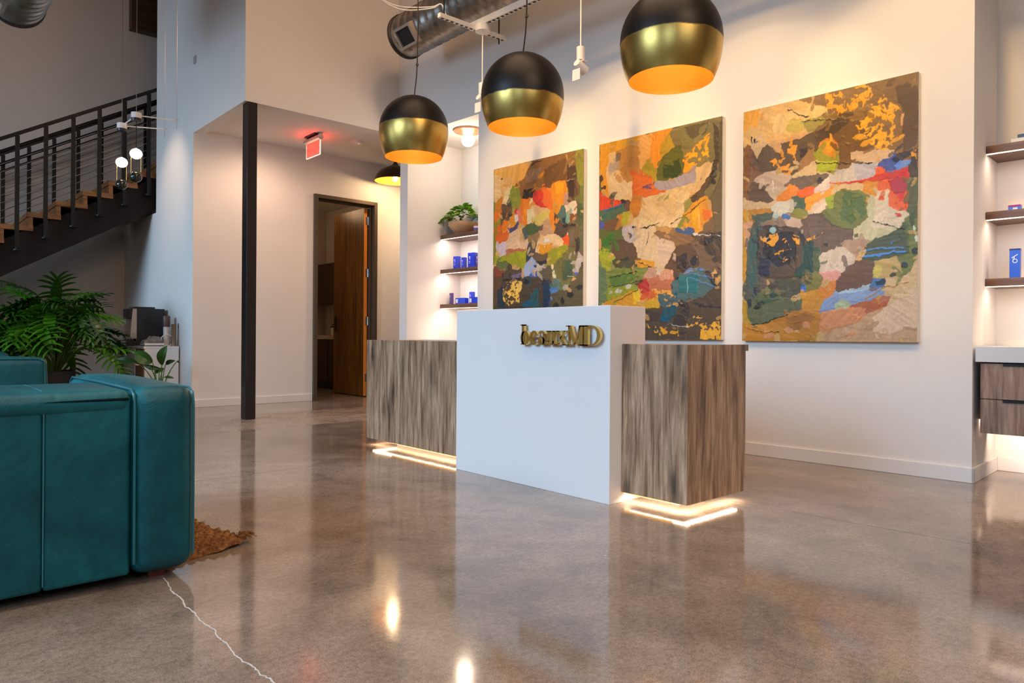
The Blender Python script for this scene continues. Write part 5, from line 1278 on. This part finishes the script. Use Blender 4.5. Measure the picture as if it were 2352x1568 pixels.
for side, yr in (('near', 9.52), ('far', 10.70)):
    rl = MB().prism([(X(xs0), RZ(xs0) - .04), (X(xs1), RZ(xs1) - .04), (X(xs1), RZ(xs1)), (X(xs0), RZ(xs0))], 'y', Yy(yr - .022), Yy(yr + .022))
    lab(rl.build('top_rail', M_rail, sc), 'black top rail of the %s side' % side)
    yi = yr + (.07 if side == 'near' else -.07)
    MB().tube([(X(xs0), Yy(yi), RZ(xs0) - .15), (X(xs1), Yy(yi), RZ(xs1) - .15)], .019, 12).build('handrail', M_rail, sc, smooth=True)
    MB().prism([(X(xs0), RZ(xs0) - .25), (X(xs1), RZ(xs1) - .25), (X(xs1), RZ(xs1) - .22), (X(xs0), RZ(xs0) - .22)], 'y', Yy(yr - .01), Yy(yr + .01)).build('lower_rail', M_rail, sc) if side == 'far' else None
    for k in range(-9, 8):
        x = 1.167 + RUN * k; zt = RZ(x) - .04
        po = MB().box(X(x - .020), X(x + .020), Yy(yr - .018), Yy(yr + .018), zline(x) - .36, zt)
        post = po.build('post', M_rail, sc)
        if side == 'near':
            MB().lathe([(.0001, 0), (.045, 0), (.045, .014), (.02, .016), (.02, .30)], 14, (X(x), Yy(yr + .0), zline(x) - .39)).build('flange', M_rail, post, smooth=True)
    for j in range(8):
        dz = -.30 - .085 * j
        MB().tube([(X(xs0), Yy(yr), RZ(xs0) + dz), (X(xs1), Yy(yr), RZ(xs1) + dz)], .0032, 5).build('cable', M_cable, sc)

# ------------------------------------------------------------------ small chandelier by the stairs
ch = thing('chandelier', 'slim white rod chandelier with two glowing glass globes beside the stairs', 'lamp', (1.773, 7.142, 2.80))
CA = Vector((0, 0, 0)); CB = Vector((-.012, .455, 0)); DA = Vector((.323, -.088, 0)); DB = Vector((.323, .288, 0))
for a_, b_ in ((CA, DA), (CB, DB), (CA, CB)):
    MB().tube([a_, b_], .0055, 8).build('arm', M_whitep, ch)
for c_ in (CA, CB):
    MB().lathe([(.0001, -.028), (.044, -.028), (.044, .022), (.0001, .022)], 24, tuple(c_)).build('hub', M_whitep, ch, smooth=True)
    lab(MB().lathe([(.0001, -.052), (.040, -.052), (.043, -.0285), (.0001, -.0285)], 24, tuple(c_)).build('hub_base', M_blackp, ch, smooth=True), 'black underside of the hub')
    MB().tube([c_ + Vector((0, 0, .022)), c_ + Vector((0, 0, CEIL - 2.80))], .003, 6).build('cord', M_cable, ch)
    MB().tube([c_ + Vector((0, 0, -.052)), c_ + Vector((0, 0, -.30))], .0035, 6).build('drop_cord', M_black, ch)
    gz = c_ + Vector((0, 0, -.352))
    MB().lathe([(.002, .052)] + [(.052 * math.cos(t), .047 * math.sin(t)) for t in [(75 - i * 15) * PI / 180 for i in range(11)]] + [(.002, -.047)], 28, tuple(gz)).build('glowing_globe', glow('pearl_globe', (1.0, .86, .70), 9), ch, smooth=True)
    sm_ = MB()
    for dx in (-.046, .046): sm_.tube([gz + Vector((dx * .744, dx * -.668, -.01)), gz + Vector((dx * .744, dx * -.668, -.17))], .0022, 5)
    sm_.build('wire_stem', M_gold, ch)
    lab(MB().lathe([(.002, .05)] + [(.052 * math.cos(t), .050 * math.sin(t)) for t in [(75 - i * 15) * PI / 180 for i in range(11)]] + [(.002, -.05)], 28, tuple(gz + Vector((0, 0, -.212)))).build('smoked_globe', plain('smoked_glass', (.012, .014, .014), .08, spec=.8), ch, smooth=True), 'dark smoked glass globe')
for d_ in (DA, DB):
    MB().tube([d_ + Vector((0, 0, -.09)), d_ + Vector((0, 0, CEIL - 2.80))], .0016, 5).build('guy_wire', M_cable, ch)
    MB().lathe([(.0001, -.008), (.012, -.008), (.012, .010), (.0001, .010)], 10, tuple(d_)).build('wire_clamp', M_steel, ch)
point('chandelier_light', (1.773, 7.142, 2.45), 42, (1.0, .74, .52), .05); point('chandelier_light', (1.761, 7.597, 2.45), 42, (1.0, .74, .52), .05)

# ------------------------------------------------------------------ leather sofas
m, nt, b = newmat('teal_leather'); v = coords(nt)
n1 = noise(nt, v, 2.6, 6, .65, .6); n2 = noise(nt, v, 26, 5, .7)
c = ramp(nt, n1, [(.30, (.0005, .050, .066)), (.52, (.001, .090, .115)), (.74, (.006, .150, .180))])
c = mix_rgb(nt, .8, c, ramp(nt, n2, [(.3, g3(.78)), (.7, g3(1.2))]), 'MULTIPLY')
nt.links.new(c, b.inputs['Base Color'])
rr_ = nt.nodes.new('ShaderNodeMapRange'); nt.links.new(n1, rr_.inputs[0]); rr_.inputs[3].default_value = .34; rr_.inputs[4].default_value = .52; nt.links.new(rr_.outputs[0], b.inputs['Roughness'])
b.inputs['Specular IOR Level'].default_value = .32
mx = nt.nodes.new('ShaderNodeMath'); mx.operation = 'ADD'; nt.links.new(noise(nt, v, 11, 4, .55, 1.2), mx.inputs[0])
m2 = nt.nodes.new('ShaderNodeMath'); m2.operation = 'MULTIPLY'; nt.links.new(noise(nt, v, 160, 3), m2.inputs[0]); m2.inputs[1].default_value = .12
nt.links.new(m2.outputs[0], mx.inputs[1]); bump(nt, b, mx.outputs[0], .30, .012)
M_leather = m
M_pipe = plain('leather_piping', (.02, .14, .17), .3)
M_leg = plain('mahogany_leg', (.12, .02, .015), .4)
def rrect_path(x0, x1, z0, z1, r, y, n=5, open_bottom=False):
    pts = []
    for cx, cz, a0 in ((x1 - r, z1 - r, 0), (x0 + r, z1 - r, 90), (x0 + r, z0 + r, 180), (x1 - r, z0 + r, 270)):
        for i in range(n + 1):
            t = math.radians(a0 + 90 * i / n); pts.append((cx + r * math.cos(t), y, cz + r * math.sin(t)))
    pts.append(pts[0]); return pts
def sofa(name, label, loc, rotz):
    """local frame: back panel along x at y=0 facing -y, right end at x=0, seat towards +y"""
    root = thing(name, label, 'sofa', loc, rotz)
    W = 2.10; DP = 1.02; H = .605; AW = .195
    for x0, x1 in ((-W + AW, -1.13), (-1.13, -.43), (-.43, -AW)):
        if x1 - x0 > .01:
            soft_box(x1 - x0 - .001, .40, H - .035, .012, .004, 8).xform(Matrix.Translation((x0, 0.004, .035))).build('back_section', M_leather, root, smooth=True)
        MB().tube([(x1, .006, .05), (x1, .004, H - .02), (x1, .012, H + .008), (x1, .05, H + .022), (x1, .38, H + .022)], .0026, 6).build('seam', M_pipe, root, smooth=True) if x1 < -.3 else None
    # top roll, slightly overhanging
    soft_box(W - 2 * AW, .46, .075, .034, .008, 8).xform(Matrix.Translation((-W + AW, -.004, H - .055))).build('back_roll', M_leather, root, smooth=True)
    lab(MB().tube([(-W + AW + .02, -.003, H - .012), (-AW - .01, -.003, H - .010)], .0045, 8).build('piping', plain('dark_piping', (.002, .010, .012), .8, spec=.1), root, smooth=True), 'dark piping under the back roll')
    for sx in (-AW, -W):
        arm = soft_box(AW, DP, H - .005, .050, .014, 10); arm.xform(Matrix.Translation((sx, -.012, .028))).build('arm', M_leather, root, smooth=True)
    for sx in (-AW + .008, -.008):
        pts = [(sx, -.005, .07), (sx, -.005, .35), (sx, -.004, H - .04), (sx, .008, H + .002), (sx, .045, H + .016), (sx, .5, H + .019), (sx, DP - .07, H + .014), (sx, DP - .03, H - .005), (sx, DP - .022, .2)]
        MB().tube(pts, .0042, 7).build('piping', M_pipe, root, smooth=True)
    soft_box(W - 2 * AW - .004, DP - .44, .21, .06, .02, 8).xform(Matrix.Translation((-W + AW + .002, .43, .20))).build('seat_cushion', M_leather, root, smooth=True)
    soft_box(W - 2 * AW - .004, DP - .46, .17, .03, 0, 6).xform(Matrix.Translation((-W + AW + .002, .43, .032))).build('seat_base', M_leather, root, smooth=True)
    for lx in (-.13, -W + .10):
        for ly in (.05, DP - .12): MB().box(lx, lx + .05, ly, ly + .05, 0, .04).build('leg', M_leg, root)
    return root
sofa('leather_sofa', 'large teal leather sofa in the foreground, seen from behind', (.803, 2.48, 0), 0)
sofa('leather_sofa', 'teal leather sofa farther back at the left edge, by the plants', (-.085, 6.0, 0), -PI / 2).rotation_euler = (0, 0, -PI / 2)
# ------------------------------------------------------------------ jute rug
rx0, rx1, ry0, ry1 = -1.9, 1.075, 2.70, 5.2
gx = list(np.linspace(rx0, .35, 16)) + list(np.arange(.36, rx1 + .003, .0075)); gy = list(np.arange(ry0, 3.75, .0075)) + list(np.linspace(3.78, ry1, 20))
vs = []; fs = []
rj = np.random.default_rng(4)
for j, y in enumerate(gy):
    for i, x in enumerate(gx):
        row = (y - ry0) / .034; br = abs(math.sin(PI * row)); ph = (x - rx0) / .042 + (int(row) % 2) * .5
        h = .004 + .020 * br ** .7 * (.20 + .80 * abs(math.sin(PI * ph)) ** .7) + rj.uniform(-.002, .002)
        edge = .0
        skew = (x - rx1) * .26 if j < 1e9 else 0
        wob = .006 * math.sin(x * 31) + .004 * math.sin(x * 77 + 1)
        xx = x + .007 * math.sin(y * 29) - .065 * min(1, max(0, (y - ry0) / .5)) * (1 if x > .3 else 0) * (x - .3) / .775
        lift = .016 * max(0, 1 - math.hypot(x - rx1, y - ry0) / .18)
        yy = y + ((x - rx1) * .30 if x > .72 else -.1065 + (.72 - x) * .9 if x > .40 else .18) * max(0, 1 - (y - ry0) / 1.2) + wob * max(0, 1 - (y - ry0) / .1)
        if i in (0, len(gx) - 1) or j in (0, len(gy) - 1): h = .001
        vs.append((xx, yy, h + lift))
n = len(gx)
for j in range(len(gy) - 1):
    for i in range(n - 1): fs.append((j * n + i, j * n + i + 1, (j + 1) * n + i + 1, (j + 1) * n + i))
m, nt, b = newmat('jute'); v = coords(nt)
nt.links.new(ramp(nt, noise(nt, v, 42, 5, .75), [(.28, hexc('321c0a')), (.5, hexc('7a4c20')), (.74, hexc('b08448'))]), b.inputs['Base Color']); b.inputs['Roughness'].default_value = .9
bump(nt, b, noise(nt, v, 220, 3), .6, .004)
rg = thing('jute_rug', 'chunky brown woven jute rug poking out from under the sofa', 'rug', (0, 0, 0))
mb = MB(); mb.add(vs, fs); mb.build('woven_field', m, rg, smooth=False)
tf = MB()
for i in range(60):
    a = rj.uniform(-1.0, 1.4); p0 = (rx1 - .01 + rj.uniform(-.03, .01), ry0 + rj.uniform(-.01, .04), .03)
    tf.tube([p0, (p0[0] + .014 * math.cos(a), p0[1] + .014 * math.sin(a), .034 + rj.uniform(0, .01)), (p0[0] + .030 * math.cos(a), p0[1] + .030 * math.sin(a), .022 + rj.uniform(0, .015))], .0013, 4)
o = tf.build('frayed_corner', m, rg); o['kind'] = 'stuff'

# ------------------------------------------------------------------ coffee station
cb = thing('coffee_cabinet', 'white sideboard with brown wood panels against the wall left of the hall', 'cabinet', (2.197, 8.5, 0))
rbox('body', .012, .366, 0, 1.14, .03, .640, M_white, cb, .002)
lab(rbox('top', 0, .366, -.004, 1.144, .640, .666, M_white, cb, .002), 'white top')
MW2 = wood('brown_panel', '5a3c22', '7a5434', '8c6440', (12, 1.2, 12), knots=False)
rbox('wood_panel', -.002, .012, .03, .31, .05, .635, MW2, cb, .001); rbox('wood_panel', -.002, .012, .82, 1.11, .05, .635, MW2, cb, .001)
for z0, z1 in ((.05, .34), (.345, .49), (.495, .635)):
    dr = rbox('drawer', -.006, .012, .325, .805, z0, z1, M_white, cb, .002)
    MB().box(-.018, -.006, .42, .70, z0 + .004, z0 + .016).build('pull', M_steel, dr)
cm = thing('coffee_machine', 'black bean-to-cup coffee machine with steel front on the white sideboard', 'coffee machine', (2.17, 8.95, .666))
rbox('housing', .072, .372, 0, .30, 0, .43, M_blackp, cm, .006)
lab(MB().prism([(.004, .10), (.0715, .04), (.0715, .425), (.03, .425), (.018, .30)], 'y', .003, .28).build('steel_front', M_steel, cm), 'brushed steel front')
rbox('head', -.012, .03, .02, .26, .31, .425, M_blackp, cm, .006)
rbox('drip_tray', 0.03, .0715, .003, .28, 0, .085, M_blackp, cm, .004)
lab(rbox('bean_lid', .06, .27, .02, .28, .43, .450, plain('smoked_lid', (.03, .028, .03), .2), cm, .004), 'dark lid')
MB().tube([(-.01, .15, .31), (-.01, .15, .25)], .014, 10).build('spout', M_steel, cm)
cu = thing('paper_cup', 'white paper cup beyond the coffee machine on the sideboard', 'cups', (2.215, 9.36, .667))
MB().lathe([(.0001, 0), (.03, 0), (.04, .11), (.0001, .11)], 18).build('cup', M_whitep, cu, smooth=True)
ty = thing('serving_tray', 'white rectangular tray on the front of the white sideboard', 'tray', (2.215, 8.52, .666))
t_ = MB(); t_.box(0, .20, 0, .18, 0, .012); t_.box(0, .20, 0, .008, 0, .035); t_.box(0, .20, .172, .18, 0, .035); t_.box(0, .008, .008, .172, 0, .035); t_.box(.192, .2, .008, .172, 0, .035)
t_.build('tray_body', M_whitep, ty, bevel=.002)
bag = thing('coffee_bag', 'crumpled grey bag lying on the white tray', 'bag', (2.315, 8.61, .678))
bg = soft_box(.19, .13, .085, .035, .01, 8); rb = random.Random(8)
bg.xform(Matrix.Translation((-.095, -.065, 0)))
bg.v = [(x + .012 * math.sin(y * 90 + z * 60), y + .008 * math.sin(x * 80), max(0, z * (1.0 - .35 * (x < -.04)) + .008 * math.sin(x * 110 + y * 70))) for x, y, z in bg.v]
bg.build('crumpled_body', plain('grey_paper', (.25, .22, .20), .6, var=.3, vscale=40), bag, smooth=True)
rng_ = thing('white_ring', 'white hoop leaning beside the bag on the sideboard', 'ring', (2.455, 8.56, .667))
hoop = [(.065 * math.cos(t) , 0, .065 + .065 * math.sin(t)) for t in [i * 2 * PI / 28 for i in range(29)]]
MB().tube(hoop, .005, 8).build('hoop', M_whitep, rng_, smooth=True)
cd = thing('cup_dispenser', 'tall tube dispenser with dark brown cap on the sideboard', 'dispenser', (2.475, 8.66, .666))
MB().lathe([(.0001, 0), (.032, 0), (.032, .22), (.0001, .22)], 24).build('tube', M_whitep, cd, smooth=True)
lab(MB().lathe([(.0001, .221), (.040, .221), (.040, .335), (.036, .345), (.0001, .345)], 24).build('cap', plain('brown_cap', (.10, .045, .04), .4), cd, smooth=True), 'dark brown cap')
cd2 = thing('cup_dispenser', 'shorter brown tube dispenser next to the wall on the sideboard', 'dispenser', (2.525, 8.56, .666))
MB().lathe([(.0001, 0), (.030, 0), (.026, .02), (.026, .245), (.028, .25), (.0001, .25)], 24).build('tube', plain('copper_brown', (.26, .16, .10), .35, metal=.5), cd2, smooth=True)
hk = thing('wall_hook', 'small chrome hook on the blue-lit wall right of the dispensers', 'hook', (2.58, 8.56, .905))
hh = MB(); hh.tube([(0, 0, 0), (-.045, 0, 0)], .006, 8); hh.lathe([(.0001, -.062), (.014, -.060), (.014, -.046), (.0001, -.044)], 14, (0, 0, 0), 'x'); hh.lathe([(.0001, 0), (.022, -.001), (.022, -.006), (.0001, -.008)], 14, (0, 0, 0), 'x')
hh.build('hook_body', M_steel, hk, smooth=True)

# ------------------------------------------------------------------ plants
def lobed_leaf(L, Wd, nl, seed, droop):
    r = random.Random(seed); m = MB()
    def mid(t): return Vector((L * t, 0, -droop * L * t * t))
    n = 10; vs = []; fs = []
    for i in range(n + 1):
        t = i / n; wd = Wd * (.12 * math.sin(PI * min(.96, .12 + t * .86)) + .008); p = mid(t)
        vs += [(p.x, -wd, p.z + wd * .25), (p.x, 0, p.z), (p.x, wd, p.z + wd * .25)]
    for i in range(n):
        a = i * 3; fs += [(a, a + 3, a + 4, a + 1), (a + 1, a + 4, a + 5, a + 2)]
    m.add(vs, fs)
    for sgn in (-1, 1):
        for i in range(nl):
            t = .04 + .9 * i / (nl - 1); p = mid(t)
            ln = Wd * .5 * (math.sin(PI * (.16 + .76 * (1 - t))) ** .7) * r.uniform(.85, 1.1); an = math.radians(112 - 84 * t + r.uniform(-7, 7))
            d = Vector((math.cos(an), sgn * math.sin(an), 0)); sd = Vector((-d.y, d.x, 0)); wl = L * .046 * (1 - .3 * t)
            dr = -.20 * ln; pv = []
            for q, wq in ((0, 1.0), (.35, 1.05), (.7, .95), (.92, .55), (1.02, .06)):
                c_ = p + d * ln * q + Vector((0, 0, .10 * ln * math.sin(PI * q) + dr * q * q))
                pv += [tuple(c_ - sd * wl * wq), tuple(c_ + sd * wl * wq)]
            m.add(pv, [(k * 2, k * 2 + 2, k * 2 + 3, k * 2 + 1) for k in range(4)])
    return m
LM = [mesh_only(lobed_leaf(.42, .44, 8, s, d), M_leafB, 'philodendron_leaf') for s, d in ((1, .25), (2, .45), (3, .12))]
M_pot = plain('charcoal_planter', (.03, .03, .032), .6)
def philodendron(x, y, label, nleaf, seed, spread, top):
    root = thing('philodendron', label, 'plant', (x, y, 0)); r = random.Random(seed)
    MB().lathe([(.0001, 0), (.17, 0), (.22, .40), (.21, .41), (.195, .37), (.0001, .36)], 28).build('planter', M_pot, root, smooth=True)
    for i in range(nleaf):
        a = r.uniform(0, 2 * PI); q = (i + .5) / nleaf
        h = .42 + (top - .42) * (1 - q) ** .48 * r.uniform(.78, 1.0); rad = spread * (.18 + .82 * math.sqrt(q)) * r.uniform(.65, 1.0) * (1 if h < top * .85 else .75)
        tip = Vector((rad * math.cos(a), rad * math.sin(a), h))
        if y + tip.y > 9.50 and h > .9: tip.y = 9.50 - y - r.uniform(0, .2)
        b0 = Vector((.05 * math.cos(a), .05 * math.sin(a), .36))
        pts = []
        for k in range(6):
            t = k / 5; pts.append(b0 * (1 - t) + tip * t + Vector((0, 0, .14 * math.sin(PI * t))))
        s = MB().tube(pts, [.009, .008, .007, .006, .0055, .005], 5).build('stem', M_stem, root, smooth=True)
        place_leaf(LM[i % 3], root, tip, a + r.uniform(-.5, .5), r.uniform(-.9, .35) + (.5 if q < .15 else 0), r.uniform(-.5, .5), r.uniform(.68, 1.0))
    return root
philodendron(1.39, 8.80, 'bushy dark green split-leaf philodendron under the stairs, behind the sofas', 96, 21, .54, 1.24)
philodendron(.62, 8.85, 'second split-leaf philodendron at the left edge under the stairs', 64, 5, .52, 1.08)
# paddle-leaf plant in a white pot
bp = thing('paddle_leaf_plant', 'small paddle-leaf plant in a white pot in front of the white sideboard', 'plant', (2.205, 7.95, 0))
MB().lathe([(.0001, 0), (.075, 0), (.095, .20), (.088, .205), (.080, .18), (.0001, .175)], 28).build('pot', M_whitep, bp, smooth=True)
MB().lathe([(.0001, .182), (.081, .180)], 20).build('soil', M_soil, bp)
RV = Vector((.744, -.668, 0)); UV_ = Vector((0, 0, 1)); VV_ = Vector((.668, .744, 0))
def PX(px, py, dd=0.0):   # offsets in the picture plane at this plant's distance, relative to its base
    s = (7.39 + dd) / 1632.0
    return RV * ((px - 404) * s) + UV_ * (.8 - (py - 767.6) * s) + VV_ * dd
for (bx_, by_, tx, ty_, wd, dd, tw) in [
    (384, 826, 372, 806, .060, -.10, .2), (404, 832, 369, 808, .13, -.14, .1), (408, 838, 424, 794, .105, .02, .35), (372, 838, 325, 826, .075, -.12, .5),
    (400, 846, 368, 838, .055, .05, -.2), (414, 836, 440, 828, .050, .05, .2), (440, 828, 450, 834, .020, .06, .2), (376, 876, 338, 872, .065, -.15, .2), (404, 846, 386, 858, .05, .1, .1), (412, 866, 438, 868, .03, .05, .3),
    (396, 870, 408, 884, .03, -.05, .4)]:
    a_, b_ = PX(bx_, by_, dd), PX(tx, ty_, dd - .04); dv = b_ - a_; L = dv.length
    nrm = (-VV_ + UV_ * tw).normalized(); sd = dv.normalized().cross(nrm).normalized(); nn = sd.cross(dv.normalized())
    lm = MB(); n = 8; vs = []; fs = []
    for i in range(n + 1):
        t = i / n; wq = wd * .5 * max(.02, math.sin(PI * min(.99, .04 + t * .95)) ** .7); c_ = a_ + dv * t + nn * (.12 * L * math.sin(PI * t))
        vs += [tuple(c_ - sd * wq + nn * wq * .5), tuple(c_), tuple(c_ + sd * wq + nn * wq * .5)]
    for i in range(n):
        k = i * 3; fs += [(k, k + 3, k + 4, k + 1), (k + 1, k + 4, k + 5, k + 2)]
    lm.add(vs, fs); lm.build('leaf', M_leafC, bp, smooth=True)
    r0 = Vector((.02 * math.cos(bx_), .02 * math.sin(bx_), .18))
    pts = [r0 * (1 - t) + a_ * t + UV_ * (.05 * math.sin(PI * t)) for t in (0, .2, .4, .6, .8, 1)]
    MB().tube(pts, [.007, .0065, .006, .005, .0045, .004], 6).build('stem', M_stem, bp, smooth=True)

ws = thing('wall_sensor', 'small pale square sensor plate high on the blue-lit wall', 'sensor', (2.58, 8.05, 3.78))
MB().box(-.012, 0, -.035, .035, -.04, .04).build('plate', plain('grey_plate', (.42, .40, .38), .5), ws, bevel=.003)
